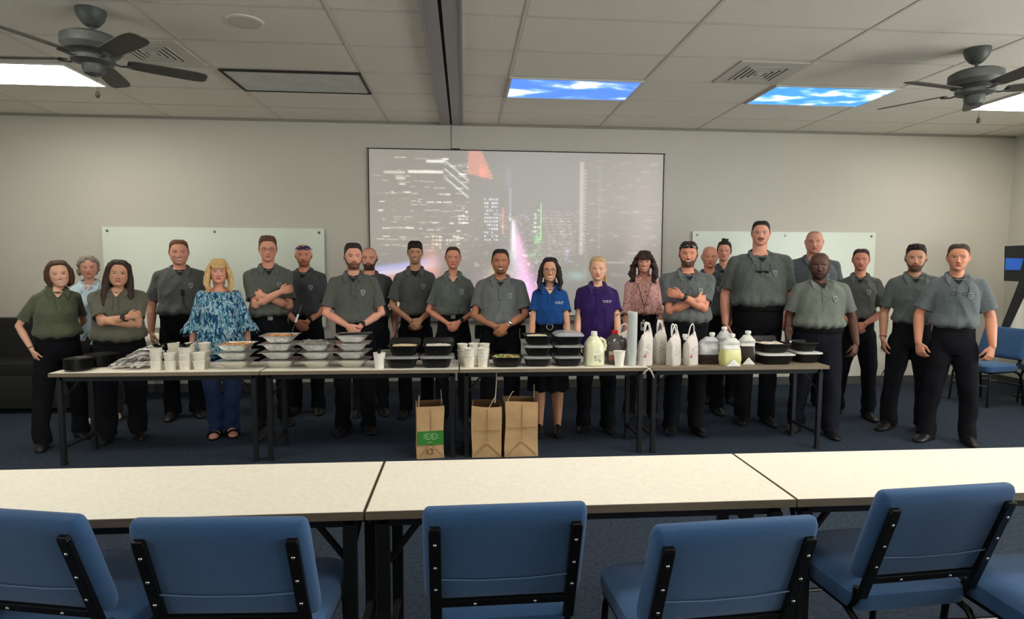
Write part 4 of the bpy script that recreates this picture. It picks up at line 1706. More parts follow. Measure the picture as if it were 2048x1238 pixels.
    if s.get('bare'):
        hw_ = .17 * w * B['hip']
        mb.loft([ell(hw_ + .055, .16, .46 * k, 0), ell(hw_ + .045, .15, .62 * k, 0), ell(hw_ + .025, .14, .80 * k, 0)] + pr[1:])
        pme = remesh(mb, .011, 2)
        vv = co(pme)
        vv += nrm(pme) * (.008 * np.sin(vv[:, 0] * 60) * sm(.9, .55, vv[:, 2]))[:, None]
        setco(pme, vv)
        finish(pme, 'skirt', pm, root)
    else:
        mb.loft(pr)
        for i, sx in enumerate((-1, 1)):
            fx, fyy, an = feet[i]
            kn = np.array([sx * .055 + fx * .5, fyy * .5 - .02, .49 * k])
            lw = (1.0 if not fem else .92) * s.get('w', 1.) ** .5 + fat * .8
            mb.capsule([(sx * .088 * w, 0, .87 * k), (kn + (sx * .088 * w, 0, .87 * k)) / 2, kn, (fx, fyy + .02, .25 * k)], [.108 * lw, .098 * lw, .078 * lw, .073 * lw], 14)
            mb.tube([kn, (fx, fyy + .02, .25 * k), (fx, fyy + .015, .045)], [.076 * lw, .072 * lw, .074 * lw], 16)
        pme = remesh(mb, .010, 2)
        vv = co(pme)
        vv += nrm(pme) * ((.004 + .006 * sm(.35, .1, vv[:, 2])) * wav(vv * (1, 1, 1.6), 24, seed + 5))[:, None]
        setco(pme, vv)
        finish(pme, 'jeans' if s.get('jeans') else 'trousers', pm, root)
    if kind in ('polo', 'tucked'):
        bm_ = MB()
        a1 = [ell(tw_[0] + e_, tw_[1] + e_, z_ * k, 0, 36, bel=tw_[2]) for e_, z_ in ((.010, hz - .03), (.018, hz - .027), (.018, hz + .001), (.010, hz + .002))]
        bm_.loft(a1, cap=False)
        bo = build('belt', bm_, mat('belt_leather', S(11, 11, 12), .8, spec=.15), root)
        if s.get('buckle'):
            k_ = MB()
            yb_ = -(tw_[1] + tw_[2] + .026)
            if s['buckle'] == 'ring':
                k_.tube([(.028 * math.cos(t), yb_, (hz - .012) * k + .028 * math.sin(t)) for t in np.arange(20) * PI / 10], .004, 8, closed=True)
            else:
                k_.rloft([(.045, .006, .002, (hz - .012) * k - .018, 0, yb_), (.045, .006, .002, (hz - .012) * k + .018, 0, yb_)])
            build('buckle', k_, mat('silver_worn', S(150, 150, 150), .35, metal=1), bo)
        if s.get('gear'):
            for sx in (-1, 1):
                k_ = MB()
                k_.rloft([(.05, .07, .012, (hz - .13) * k), (.056, .08, .012, (hz - .08) * k), (.05, .07, .012, hz * k)])
                k_.v = [q_ + (sx * (tw_[0] + .035), -.03, 0) for q_ in k_.v]
                build('belt_pouch', k_, mat('belt_leather', S(11, 11, 12), .8, spec=.15), bo)
    for i, sx in enumerate((-1, 1)):
        fx, fyy, an = feet[i]
        f_ = MB()
        secs = []
        L = (.285 if not fem else .25) * k ** .5
        sw = .052 if not fem else .044
        for u, wv, hv in ((0, .55, .055), (.04, .72, .075), (.18, .80, .10), (.36, .86, .105), (.52, .95, .075), (.70, 1., .055), (.88, .85, .042), (.97, .55, .030), (1., .25, .018)):
            th = np.arange(16) * 2 * PI / 16
            yv = .09 - u * L
            xx = np.cos(th) * sw * wv
            zz_ = np.where(np.sin(th) > 0, .022 + np.sin(th) * (hv - .022), .022 + np.sin(th) * .022)
            secs.append(np.stack([xx, np.full(16, yv), np.maximum(zz_, .0)], 1))
        f_.loft(secs)
        M = Matrix.Translation((fx, fyy, 0)) @ Matrix.Rotation(R(an), 4, 'Z')
        f_.xform(M)
        if s.get('sandal'):
            # open sandal: sole and two straps over a bare foot
            fm = MB()
            fm.add(f_.arr() * 1., f_.f)
            q_ = fm.arr()
            ft = build('foot', fm, mat('skin_%d_%d_%d' % s['skin'], S(*s['skin']), .5), root)
            sm_ = MB()
            sm_.loft([np.stack([np.cos(th) * .05, .09 - L * .5 + np.sin(th) * L * .53, np.full(16, z_)], 1) for z_ in (0, .014)])
            for u in (.42, .74):
                yv = .09 - u * L
                sm_.tube([(.055 * math.cos(t), yv, .01 + (.082 if u < .6 else .052) * math.sin(t)) for t in np.linspace(0, PI, 10)], .009, 8, flat=.4)
            sm_.xform(M)
            build('sandal', sm_, mat('belt_leather', S(11, 11, 12), .8, spec=.15), root)
        else:
            sc_ = s.get('shoe', (22, 21, 22))
            sh_ = build('shoe', f_, mat('shoe_%d_%d_%d' % sc_, S(*sc_), .42, bump=(90, .1)), root)
    # ---- wrist things
    for which, sx in s.get('wrist', ()):
        E, W = arms[sx][:2]
        ax_ = unit(W - E)
        c_ = W - ax_ * .022
        wm = MB()
        a = unit(np.cross(ax_, (0, 1, .2)))
        b = np.cross(ax_, a)
        r_ = .0295 * am + .0035
        for j in (-1, 1) if which != 'bracelet' and which != 'redband' else (0,):
            wm.tube([c_ + ax_ * j * .005 + (a * math.cos(t) + b * math.sin(t)) * r_ for t in np.arange(20) * PI / 10], .0045 if j else .003, 6, closed=True)
        if which in ('watch', 'smartwatch', 'silverwatch'):
            nd_ = np.array((0, -1, .35))
            nd_ = unit(nd_ - ax_ * (nd_ @ ax_))
            sd_ = np.cross(ax_, nd_)
            Mx = np.stack([ax_, sd_, nd_], 1)
            fc_ = c_ + nd_ * (r_ + .003)
            if which == 'smartwatch':
                wm.box(fc_, (.036, .032, .010), Mx)
            else:
                wm.ball(fc_, (.020, .020, .007), 14, Mx)
        colr = {'watch': (22, 22, 24), 'smartwatch': (40, 38, 40), 'silverwatch': (190, 192, 195), 'bracelet': (20, 20, 22), 'redband': (120, 30, 28)}[which]
        build({'redband': 'bracelet'}.get(which, 'watch' if 'watch' in which else which), wm, mat('wrist_%d' % colr[0], S(*colr), .3, metal=1. if which == 'silverwatch' else 0.), root)
    return root
GRAY, OLIVE, DGRAY, LGRAY = (84, 88, 86), (82, 86, 68), (66, 70, 72), (98, 102, 102)
FAIR, PINK, TAN, OLV, DARK, RUDDY = (214, 164, 138), (206, 146, 124), (168, 112, 84), (190, 140, 112), (84, 54, 42), (200, 134, 110)
BLK, BRN, LBR, BLD, GRY, RED = (26, 21, 20), (62, 42, 32), (98, 66, 44), (196, 160, 108), (128, 118, 106), (128, 74, 46)
PEOPLE = [
    dict(px=117, top=518, Y=5.5, hh=0.225, sex='f', w=0.97, fat=.035, arms=('pocket', 'back'), skin=FAIR, hair='bob', hairc=(74, 50, 38), hairtop=.02, smile=1, scol=OLIVE, under='skin', dx=-0.04, htilt=-6, feet=((-.17, -.18, -14), (.13, .0, 16)),
         wrist=(('bracelet', -1),), turn=14, label='woman with a brown bob, hand in pocket, beyond the left end of the serving table'),
    dict(px=176, top=508, Y=6.18, sex='f', w=.98, arms=('side', 'side'), skin=PINK, hair='curlyshort', hairc=GRY, hairtop=.026, shirt='untucked', scol=(176, 196, 206), under='skin', pcol=(62, 56, 58), shoe=(196, 180, 156), feet=((-.02, -.10, -18), (.16, .03, 10)),
         label='older woman with short curly grey hair peering between two women at left'),
    dict(px=236, top=517, Y=5.52, hh=0.226, hem=1.0, out=0.02, bust=0.5, arm=1.15, dx=-0.02, sex='f', w=1.2, fat=0.045, arms=('cross', 'cross'), front=-1, cz=.685, skin=OLV, hair='long', hairc=(52, 38, 32), hairtop=.02, smile=.5, scol=(88, 88, 76), under='skin', jaw=.12, htilt=5,
         wrist=(('smartwatch', -1),), label='woman with long straight dark hair and crossed arms behind the cutlery pile'),
    dict(px=357, top=479, Y=6.3, hh=0.245, sex='m', w=1.06, fat=.03, arms=('side', 'side'), skin=PINK, hairc=(104, 66, 44), ttop=0.01, smile=1, scol=GRAY, badge=1, mic=1, jaw=.08, turn=4,
         label='tall broadly smiling man with auburn hair behind the blonde woman in blue'),
    dict(px=436, top=513, Y=5.62, sex='f', w=1.0, fat=.02, arms=('side', 'side'), skin=PINK, hair='shag', hairc=BLD, browc=(120, 90, 60), hairtop=.03, smile=.4, shirt='blouse', necklace=1, pcol=(38, 52, 84), jeans=1, sandal=1, feet=((-.06, -.06, -8), (.07, -.06, 10)),
         label='blonde woman in a blue tie-dye blouse with flared sleeves, jeans and sandals'),
    dict(px=535, top=470, Y=5.95, hh=0.235, sex='m', w=.99, arms=('cross', 'cross'), front=-1, cz=.705, skin=PINK, hairc=(92, 62, 42), ttop=0.014, quiff=.006, hairtop=.025, smile=.4, glasses=(30, 26, 26), scol=(88, 92, 86), badge=1, buckle='plate', hw=.96, turn=5,
         label='tall man with black glasses and crossed arms behind the foil trays'),
    dict(px=607, top=487, Y=6.4, sex='m', w=0.98, fat=.02, arms=('clasp', 'clasp'), front=-1, skin=RUDDY, hair='bald', hairc=RED, browc=(110, 70, 46), beard='full', beard_d=.7, beard_t=.004, shades=(24, 34, 72), smile=.3, scol=DGRAY, badge=1, turn=-8, cz=0.555,
         wrist=(('watch', 1),), label='red-bearded bald man with navy sunglasses on his head'),
    dict(px=706, top=485, Y=5.62, sex='m', w=0.97, fat=0.015, arms=('clasp', 'clasp'), front=-1, skin=PINK, hairc=(40, 32, 28), ttop=0.012, quiff=.004, beard='full', beard_d=.85, beardc=(74, 48, 34), beard_t=.003, hairtop=.018, smile=.1, scol=(80, 84, 78), badge=1, jaw=.05, hturn=6, cz=0.578,
         wrist=(('watch', 1),), label='stocky man with short beard and hands clasped behind the tallest foil tray stack'),
    dict(px=738, top=493, Y=6.30, sex='m', w=1.06, fat=.03, arms=('side', 'side'), skin=PINK, hair='bald', hairc=(38, 28, 24), stubble=.35, recede=.012, beard='full', beard_d=.95, beard_t=.008, scol=DGRAY, hturn=-6,
         label='bald man with thick dark beard, half hidden, left of the projected city picture'),
    dict(px=830, top=479, Y=6.2, sex='m', w=0.91, arms=('clasp', 'clasp'), front=1, skin=OLV, hairc=(26, 21, 20), ttop=0.014, tside=0.007, fringe='bangs', hairtop=.026, beard='goatee', beard_d=.25, smile=.9, scol=GRAY, badge=1, hw=.93, cz=0.562,
         label='slim young man with black fringe hair in front of the screen, hands clasped'),
    dict(px=906, top=492, Y=5.93, hem=1.1, sex='f', w=0.96, arms=('clasp', 'clasp'), front=1, skin=RUDDY, hair='pulled', hairc=(66, 44, 34), ttop=.006, tside=.004, smile=.3, scol=(90, 96, 92), under='skin', badge=1, buckle='plate', cz=0.578, hh=0.215,
         wrist=(('smartwatch', 1),), label='woman with hair pulled tightly back, hands clasped, black wristwatch'),
    dict(px=1001, top=497, Y=5.64, sex='m', w=1.03, fat=.05, arms=('clasp', 'clasp'), front=1, skin=TAN, hairc=(30, 26, 26), ttop=0.008, beard='goatee', beard_d=.6, smile=1, closed=1, scol=LGRAY, badge=1, gear=1, jaw=.08, cz=0.592, hh=.23,
         wrist=(('silverwatch', 1),), label='grinning tan man with goatee and silver watch behind the salad tray'),
    dict(px=1100, top=512, Y=5.42, hem=1.12, sex='f', w=.90, arms=('table', 'table'), skin=OLV, hair='wavylong', hairc=(30, 24, 26), hairtop=.022, smile=1, glasses=(110, 50, 50), scol=(16, 64, 124), under='skin', stitch=1, buckle='ring', bare=1, feet=((-.085, -.02, 0), (.085, -.02, 0)), sleeve=.62, pcol=(20, 20, 24),
         label='woman in royal blue polo with glasses and dark wavy hair leaning on the table'),
    dict(px=1196, top=513, Y=5.52, sex='f', w=1.06, fat=.03, arms=('table', 'table'), reach=0.02, skin=FAIR, hair='ponytail', hairc=(190, 158, 112), browc=(96, 66, 46), ttop=.012, tside=.008, hairtop=.012, smile=.6, shirt='untucked', scol=(44, 24, 84), under=(44, 24, 84), stitch=1, tattoo=1, jaw=.06, sleeve=.66,
         label='blonde woman in purple polo with ponytail behind the drink jugs'),
    dict(px=1289, top=498, Y=5.95, hem=1.12, sex='f', w=.92, arms=('table', 'table'), reach=.05, skin=PINK, hair='curlylong', hairc=(58, 38, 32), hairtop=.026, smile=1, shirt='tucked', under='skin', lanyard=1, htilt=2,
         label='woman in pink floral blouse with long curly brown hair and a lanyard'),
    dict(px=1377, top=481, Y=5.42, sex='m', w=1.08, fat=.04, arms=('cross', 'cross'), front=1, cz=.715, skin=RUDDY, hairc=(56, 40, 32), ttop=.010, beard='full', beard_d=.85, beardc=(60, 40, 30), beard_t=.003, hairtop=.016, smile=.9, shades=(14, 14, 16), scol=(90, 94, 94), badge=1, jaw=.06, turn=6,
         wrist=(('watch', 1),), label='bearded man with black sunglasses on his head and crossed arms behind the white bags'),
    dict(px=1420, top=491, Y=6.15, sex='m', w=1.0, fat=.02, arms=('side', 'pocket'), skin=RUDDY, hair='bald', hairc=(150, 130, 118), browc=(150, 120, 100), stubble=.15, scol=(74, 80, 80), badge=1, hturn=6,
         label='older bald man looking over the shoulder of the man with crossed arms'),
    dict(px=1449, top=473, Y=6.58, sex='f', w=.96, arms=('side', 'side'), skin=PINK, hair='bun', hairc=(50, 34, 32), ttop=.012, tside=.008, hairtop=.062, smile=.3, scol=(58, 64, 70), htilt=4,
         label='woman with dark hair in a top knot standing at the very back'),
    dict(px=1522, top=441, Y=5.72, sex='m', w=1.16, fat=.055, arms=('side', 'side'), skin=PINK, hairc=(40, 32, 28), ttop=0.01, hairtop=.014, beard='moustache', beard_d=.9, smile=0, scol=(88, 94, 90), badge=1, hang_shades='wrap', jaw=.08, hh=0.235, turn=6,
         label='tallest man, with a moustache and sunglasses hanging from his collar'),
    dict(px=1629, top=460, Y=6.35, sex='m', w=1.14, fat=.04, arms=('side', 'side'), skin=PINK, hair='bald', hairc=(70, 52, 44), stubble=.35, recede=.008, smile=.5, scol=(84, 90, 92), badge=1, jaw=.12, hh=0.252, turn=8,
         label='big smiling man with shaved head standing behind the front man at right'),
    dict(px=1640, top=503, Y=5.36, sex='m', w=1.10, fat=0.055, arms=('side', 'sideout'), skin=DARK, hair='bald', hairc=(30, 24, 22), stubble=.25, recede=.01, beard='full', beard_d=.6, beard_t=.001, scol=(104, 110, 102), badge=1, dx=.02, jaw=.05, pcol=(24, 25, 34), feet=((-.17, -.03, -30), (.10, -.16, 4)), turn=8, reach=.1, hh=0.245,
         label='dark-skinned man in lighter grey polo standing at the right end of the table'),
    dict(px=1723, top=497, Y=5.86, hh=0.215, sex='m', w=0.89, arms=('clasp', 'clasp'), front=1, skin=RUDDY, hairc=(50, 38, 32), ttop=.010, hairtop=.012, beard='full', beard_d=.2, beard_t=.0, scol=(84, 86, 82), badge=1, smile=.2, cz=0.565, feet=((-.15, .05, -14), (.13, -.04, 20)), turn=-4,
         label='man with short dark hair and clasped hands before the right whiteboard edge'),
    dict(px=1833, top=487, Y=5.34, hh=0.235, sex='m', w=0.96, arms=('side', 'side'), skin=OLV, hairc=(34, 27, 24), ttop=0.012, tside=.003, quiff=.010, hairtop=.026, beard='full', beard_d=.8, beard_t=.005, scol=(86, 92, 90), badge=1, smile=.3, feet=((-.16, -.05, -30), (.13, .02, 10)),
         wrist=(('redband', -1),), label='bearded man with slicked-up dark hair, second from the right'),
    dict(px=1918, top=487, Y=4.95, sex='m', w=0.95, fat=0.0, arms=('sideout', 'sideout'), skin=(196, 134, 106), hairc=(66, 50, 40), ttop=.010, tside=.004, hairtop=.012, scol=(92, 100, 102), badge=1, hang_shades='specs', feet=((-.16, -.04, -34), (.15, .0, 10)), turn=2, arm=1.08, hh=.230,
         label='muscular man with short greying hair at the far right end of the row'),
]
for s_ in PEOPLE:
    person(s_)
# ------------------------------------------------------------------ food and drink on the serving tables
TZ = .7405


def at(px, Y):
    return aty(px, 730, Y)[0]


ORD = ['bottom', 'second', 'third', 'fourth', 'fifth', 'sixth', 'seventh', 'eighth', 'ninth', 'tenth']


def place(i, n):
    return 'topmost' if i == n - 1 else 'bottom' if i == 0 else ORD[i] + ' from the bottom'


first = {}


def put(key, maker, loc, rz, label, group):
    """the first of a kind is built, later ones are copies"""
    if key not in first:
        o = maker()
        first[key] = o
    else:
        o = copy_tree(first[key])
    o.location = loc
    o.rotation_euler = (0, 0, rz)
    o['label'] = label
    if group:
        o['group'] = group
    return o


blackp = mat('black_tray', S(14, 14, 14), .42, spec=.32)
foil = mat('foil', S(230, 230, 226), .24, metal=.92, bump=(48, .7))
paperw = mat('cup_paper', S(226, 220, 206), .6, var=(40, .03))
clearp = mat('clear_plastic', S(225, 228, 228), .12, alpha=.38, spec=.6)
whitep = mat('white_plastic', S(232, 230, 224), .35)


# black plates
def mk_plate():
    q = MB()
    q.lathe([(.075, 0), (.085, .001), (.128, .013), (.132, .016), (.130, .0185), (.122, .0155), (.082, .0045), (.02, .004)], 40)
    o = build('plate', q, blackp)
    return tag(o, '', 'plate')


for px_, Y_, n_, sc_, nm in ((157, 4.905, 10, .76, 'front black stack at the table corner'), (204, 5.12, 10, .95, 'wider black stack behind the corner one')):
    for i in range(n_):
        o = put('plate', mk_plate, (at(px_, Y_) + .002 * (i % 2), Y_, TZ + i * .0088), i * .7, '%s plate of the %s' % (place(i, n_), nm), 'black plates, ' + nm)
        o.scale = (sc_, sc_, 1)

# wrapped cutlery
wrap_m = ramp_mat('wrapper', 'noise', 1.0, [(0, S(70, 66, 66)), (.40, S(96, 92, 92)), (.47, S(186, 182, 178)), (.56, S(214, 210, 206)), (.66, S(238, 236, 232))], .25, (14, 95, 95))
rgp = np.random.default_rng(12)


def mk_packet():
    q = MB()
    secs = []
    for u in np.linspace(0, 1, 9):
        w_ = .023 + .004 * math.sin(u * 13) + .006 * abs(2 * u - 1) ** 3
        h_ = .0012 + .0052 * math.sin(PI * u) ** .5 + .0014 * math.sin(u * 29)
        th = np.arange(10) * 2 * PI / 10
        secs.append(np.stack([np.full(10, (u - .5) * .19), np.cos(th) * w_, h_ + np.sin(th) * h_ + .010 * math.sin(u * 3.1 + .4) + .0016 * np.sin(th * 3 + u * 15)], 1))
    q.loft(secs)
    o = build('cutlery_packet', q, wrap_m, sharp=40)
    return tag(o, '', 'cutlery packet')


xa, xb = at(236, 4.95), at(298, 4.95)
for i in range(44):
    lay_, k_ = divmod(i, 12)
    n_ = 12 if lay_ < 3 else 8
    u = (k_ + .5) / n_
    xx = xa + (xb - xa) * (u * (1 - .15 * lay_) + .15 * lay_) + rgp.uniform(-.010, .010)
    yy = 4.985 + .02 * (lay_ % 2) + rgp.uniform(-.035, .035)
    o = put('packet', mk_packet, (xx, yy, TZ + .020 + lay_ * .042 * (.45 + .55 * u) + rgp.uniform(0, .008)), 0, 'clear-wrapped cutlery packet in the loose heap beside the cups', 'wrapped cutlery packets in the heap')
    o.rotation_euler = (rgp.uniform(-.7, .7), -(.0 if lay_ == 0 else rgp.uniform(.08, .40)), R(50) + rgp.uniform(-.25, .25) - .28 * lay_)
    o.scale = (1.05, .70, 1.25)


# soup cups
def mk_cup():
    q = MB()
    q.lathe([(.030, .002), (.0445, .0), (.046, .002), (.0555, .070), (.0585, .0715), (.0590, .0755), (.0565, .0775), (.0545, .0745), (.0455, .010), (.02, .008)], 30)
    o = build('paper_cup', q, paperw)
    return tag(o, '', 'cup')


CUPS = [(313, 4.86, 3, .052, 'front stack beside the cutlery'), (341, 4.865, 2, .062, 'low front stack, second from the cutlery'), (370, 4.865, 3, .052, 'third front stack from the cutlery'), (398, 4.87, 2, .062, 'low front stack nearest the foil trays'),
        (348, 5.01, 3, .062, 'tall back stack near the cutlery'), (383, 5.02, 3, .060, 'middle back stack behind the left cups'), (410, 5.00, 3, .062, 'tall back stack nearest the foil trays'),
        (925, 5.04, 3, .048, 'left back stack of the middle cups'), (947, 5.06, 3, .048, 'centre back stack of the middle cups'), (969, 5.04, 3, .048, 'right back stack of the middle cups'),
        (939, 4.865, 4, .028, 'left front stack of the middle cups'), (966, 4.865, 4, .028, 'right front stack of the middle cups')]
for px_, Y_, n_, pit, nm in CUPS:
    for i in range(n_):
        sc_ = .80
        put('cup', mk_cup, (at(px_, Y_) + rgp.uniform(-.003, .003), Y_, TZ + i * pit), rgp.uniform(0, 6), '%s white cup of the %s' % (place(i, n_), nm), 'paper cups, ' + nm).scale = (sc_, sc_, 1)


def scoop(loc, rz, label):
    t = thing('serving_spoon', label, 'spoon', loc, rz)
    q = MB()
    q.lathe([(.004, .0), (.026, .004), (.037, .016), (.039, .026), (.036, .026), (.025, .008), (.004, .004)], 20)
    build('bowl', q, mat('black_gloss', S(16, 16, 17), .18, spec=.6), t)
    q = MB()
    q.tube([(.034, 0, .022), (.07, 0, .034), (.13, 0, .038)], [.006, .005, .007], 8, flat=.5)
    build('handle', q, mat('black_gloss', S(16, 16, 17), .18, spec=.6), t)


scoop((at(317, 4.86), 4.865, TZ + .104 + .078), .4, 'glossy black spoon lying on the cups beside the cutlery')
scoop((at(372, 4.865), 4.87, TZ + .104 + .078), .9, 'glossy black spoon lying on the third front cup stack')


# foil trays
def foil_body(w, d, h):
    q = MB()
    rings = []
    n = 13
    for z, sc_, rib in ((0, .0, 0), (.002, -.050, 0), (.006, -.046, .002), (h * .5, -.024, .0035), (h * .88, -.005, .002), (h, .0, 0), (h, .016, 0), (h + .004, .019, 0), (h + .004, .013, 0), (h * .9, -.009, .002), (.010, -.053, .002)):
        if sc_ == 0 and z == 0:
            r_ = q.rr(w - .14, d - .14, .03, 0, n=n)
        else:
            r_ = q.rr(w + 2 * sc_ * 1.0 - .03, d + 2 * sc_ - .03, .03, z, n=n)
        rings.append(r_)
    # ribs along the straight sides
    q2 = MB()
    rr_ = []
    for (z, sc_, rib), r_ in zip(((0, 0, 0), (.002, -.03, 0), (.006, -.026, .002), (h * .5, -.012, .003), (h * .88, -.002, .002), (h, 0, 0), (h, .016, 0), (h + .004, .019, 0), (h + .004, .013, 0), (h * .9, -.005, .002), (.010, -.033, .002)), rings):
        # resample ring finely so the ribs show
        nx = np.roll(r_, -1, 0)
        fine = []
        for a, b_ in zip(r_, nx):
            m_ = max(1, int(np.linalg.norm(b_ - a) / .006))
            for u in range(m_ if m_ > 6 else 1):
                fine.append(a + (b_ - a) * u / (m_ if m_ > 6 else 1))
        rr_.append((np.array(fine), rib))
    L_ = min(len(a) for a, _ in rr_)
    out = []
    for a, rib in rr_:
        cl = np.concatenate([a, a[:1]])
        s_ = np.concatenate([[0], np.cumsum(np.linalg.norm(np.diff(cl, axis=0), axis=1))])
        uu = np.linspace(0, s_[-1], 241)[:-1]
        f_ = np.stack([np.interp(uu, s_, cl[:, k_]) for k_ in range(3)], 1)
        ph = np.arange(240) * 2 * PI / 6
        k2 = 1 + rib / .14 * np.sin(ph)
        f_[:, :2] *= k2[:, None]
        out.append(f_)
    q2.loft(out, cap=True)
    return q2


def pieces(q, w, d, z, cols, n_, s0, s1, seed, hgt=.012):
    rg_ = np.random.default_rng(seed)
    for i in range(n_):
        x_, y_ = rg_.uniform(-w / 2, w / 2), rg_.uniform(-d / 2, d / 2)
        e_ = 1 - (2 * x_ / w) ** 2 * .5 - (2 * y_ / d) ** 2 * .5
        s_ = rg_.uniform(s0, s1)
        M = np.array(Matrix.Rotation(rg_.uniform(0, 6), 3, 'Z') @ Matrix.Rotation(rg_.uniform(-.6, .6), 3, 'X'))
        q.cur = int(rg_.integers(cols))
        q.ball((x_, y_, z + hgt * e_), (s_ * 1.5, s_ * .7, s_ * .55), 6, M)


def foil_tray(label, group, loc, rz, food=None, lid=False, seed=0, tilt=0.):
    w, d, h = .275, .25, .062
    t = thing('foil_tray', label, 'foil tray', loc, rz, group)
    t.rotation_euler = (0, tilt, rz)
    if 'foil_me' not in first:
        o = build('pan', foil_body(w, d, h), foil, t, sharp=50)
        first['foil_me'] = o.data
    else:
        link('pan', first['foil_me'], t)
    if food:
        q = MB()
        q.rloft([(w - .16, d - .16, .02, .006), (w - .085, d - .085, .03, h * .62), (w - .12, d - .12, .03, h * .78)])
        pieces(q, w - .07, d - .07, h * .72, 3, 170, .008, .014, seed, .016)
        build('pasta', q, [mat('pasta_orange', S(206, 138, 72), .55), mat('pasta_pale', S(226, 172, 112), .55), mat('pasta_red', S(176, 92, 52), .55)], t, label='orange pasta')
    if lid:
        q = MB()
        N = 18
        vv = []
        rg_ = np.random.default_rng(seed + 50)
        for j in range(N + 1):
            for i in range(N + 1):
                x_, y_ = (i / N - .5) * (w + .015), (j / N - .5) * (d + .015)
                ed = max(abs(i / N - .5), abs(j / N - .5)) * 2
                vv.append((x_, y_, h + (.006 + .014 * (1 - ed ** 3) + rg_.normal() * .0035 if lid == 'top' else .0025 + rg_.normal() * .0008)))
        top = vv
        bot = [(a, b_, c_ - .002) for a, b_, c_ in vv]
        nn = (N + 1) ** 2
        f_ = [(j * (N + 1) + i, j * (N + 1) + i + 1, (j + 1) * (N + 1) + i + 1, (j + 1) * (N + 1) + i) for j in range(N) for i in range(N)]
        q.add(top + bot, f_ + [tuple(x_ + nn for x_ in reversed(p_)) for p_ in f_])
        build('foil_lid', q, foil, t, sharp=25, label='crumpled foil lid')
    return t


FO = [(474, 4.955, 3, 'pasta-topped stack nearest the cups', True, False), (562, 4.965, 4, 'pasta stack with upright spoon', True, False), (636, 4.955, 3, 'low stack under a crumpled lid', False, True), (706, 4.96, 4, 'stack nearest the tall cup', False, False)]
for k_, (px_, Y_, n_, nm, fd, ld) in enumerate(FO):
    for i in range(n_):
        top = i == n_ - 1
        foil_tray('%s foil tray of the %s' % (place(i, n_), nm), 'foil trays, ' + nm, (at(px_, Y_) + rgp.uniform(-.006, .006), Y_ + rgp.uniform(-.006, .006), TZ + i * .068), rgp.uniform(-.05, .05), fd and top, 'top' if ld and top else (not top), 10 * k_ + i)


def spoon(loc, d_, L_, label, cat='spoon', name='serving_spoon'):
    t = thing(name, label, cat, loc)
    d_ = unit(d_)
    q = MB()
    q.tube([d_ * .02, d_ * L_ * .5, d_ * L_], [.006, .0055, .009], 8, flat=.5)
    build('handle', q, mat('black_gloss', S(16, 16, 17), .18, spec=.6), t)
    q = MB()
    q.ball(-d_ * .01, (.022, .016, .010), 10)
    build('bowl', q, mat('black_gloss', S(16, 16, 17), .18, spec=.6), t)
    return t


spoon((at(460, 4.92), 4.93, TZ + .136 + .064), (-.35, .1, .5), .11, 'short black spoon stuck in the left pasta tray')
sp = spoon((at(583, 4.98), 5.0, TZ + .204 + .066), (.30, .18, .95), .25, 'long serving spoon standing up in the pasta tray')
q = MB()
q.tube([unit((.30, .18, .95)) * u for u in (.10, .13, .17)], .0095, 8, flat=.6)
build('handle_sleeve', q, mat('spoon_steel', S(170, 172, 175), .3, metal=.8), sp)


def tongs(loc, rz, label, m, L_=.24, tilt=(0, 0)):
    t = thing('tongs', label, 'tongs', loc, rz)
    t.rotation_euler = (tilt[0], tilt[1], rz)
    for sy in (-1, 1):
        q = MB()
        q.tube([(0, 0, .006), (.06, sy * .012, .007), (L_ * .7, sy * .022, .007), (L_, sy * .016, .006)], [.007, .008, .009, .012], 8, flat=.35)
        build('arm', q, m, t)
    q = MB()
    q.lathe([(.010, 0), (.011, .012), (.006, .014)], 12)
    build('hinge', q, m, t)


tongs((at(683, 4.93), 4.87, TZ + .204 + .069), .35, 'black tongs laid across the empty top foil tray', mat('black_gloss', S(16, 16, 17), .18, spec=.6), .25)
tongs((at(652, 4.96), 4.94, TZ + .136 + .086), .2, 'black clip lying on the crumpled foil lid', mat('black_gloss', S(16, 16, 17), .18, spec=.6), .09)


# tall cups
def mk_tall():
    q = MB()
    q.lathe([(.026, .002), (.033, 0), (.0345, .004), (.0375, .055), (.0445, .128), (.0445, .150), (.0475, .152), (.0480, .160), (.0465, .162), (.0435, .158), (.0335, .010), (.015, .008)], 32)
    o = build('foam_cup', q, mat('foam_white', S(232, 228, 218), .7))
    return tag(o, '', 'cup')


put('tall', mk_tall, (at(759, 4.85), 4.85, TZ), 0, 'tall white cup holding black cutlery beside the foil trays', None).scale = (1.05, 1.05, .80)
put('tall', mk_tall, (at(1238, 4.85), 4.845, TZ), 0, 'single white foam cup in front of the tea jug', None)
for k_, (dx, dy, a) in enumerate(((-.012, 0, .12), (.010, .006, -.16), (.0, .012, .05))):
    t = thing('plastic_fork', 'black cutlery handle standing in the tall white cup', 'fork', (at(759, 4.85) + dx, 4.85 + dy, TZ + .012), 0, 'cutlery standing in the tall white cup')
    t.rotation_euler = (.1 * k_ - .1, a, 0)
    q = MB()
    q.tube([(0, 0, 0), (0, 0, .10), (0, 0, .150)], [.004, .005, .009], 8, flat=.4)
    build('handle', q, mat('black_gloss', S(16, 16, 17), .18, spec=.6), t)
t = thing('dip_bowl', 'small clear bowl of green dip behind the tall white cup', 'bowl', (at(772, 5.16), 5.16, TZ))
q = MB()
q.lathe([(.03, 0), (.05, .0), (.062, .07), (.066, .10), (.064, .10), (.058, .07), (.046, .005)], 28)
build('bowl', q, clearp, t)
q = MB()
q.lathe([(.04, .006), (.047, .006), (.058, .085), (.03, .097)], 24)
build('guacamole', q, mat('dip_green', S(140, 150, 84), .6, bump=(60, .6)), t)


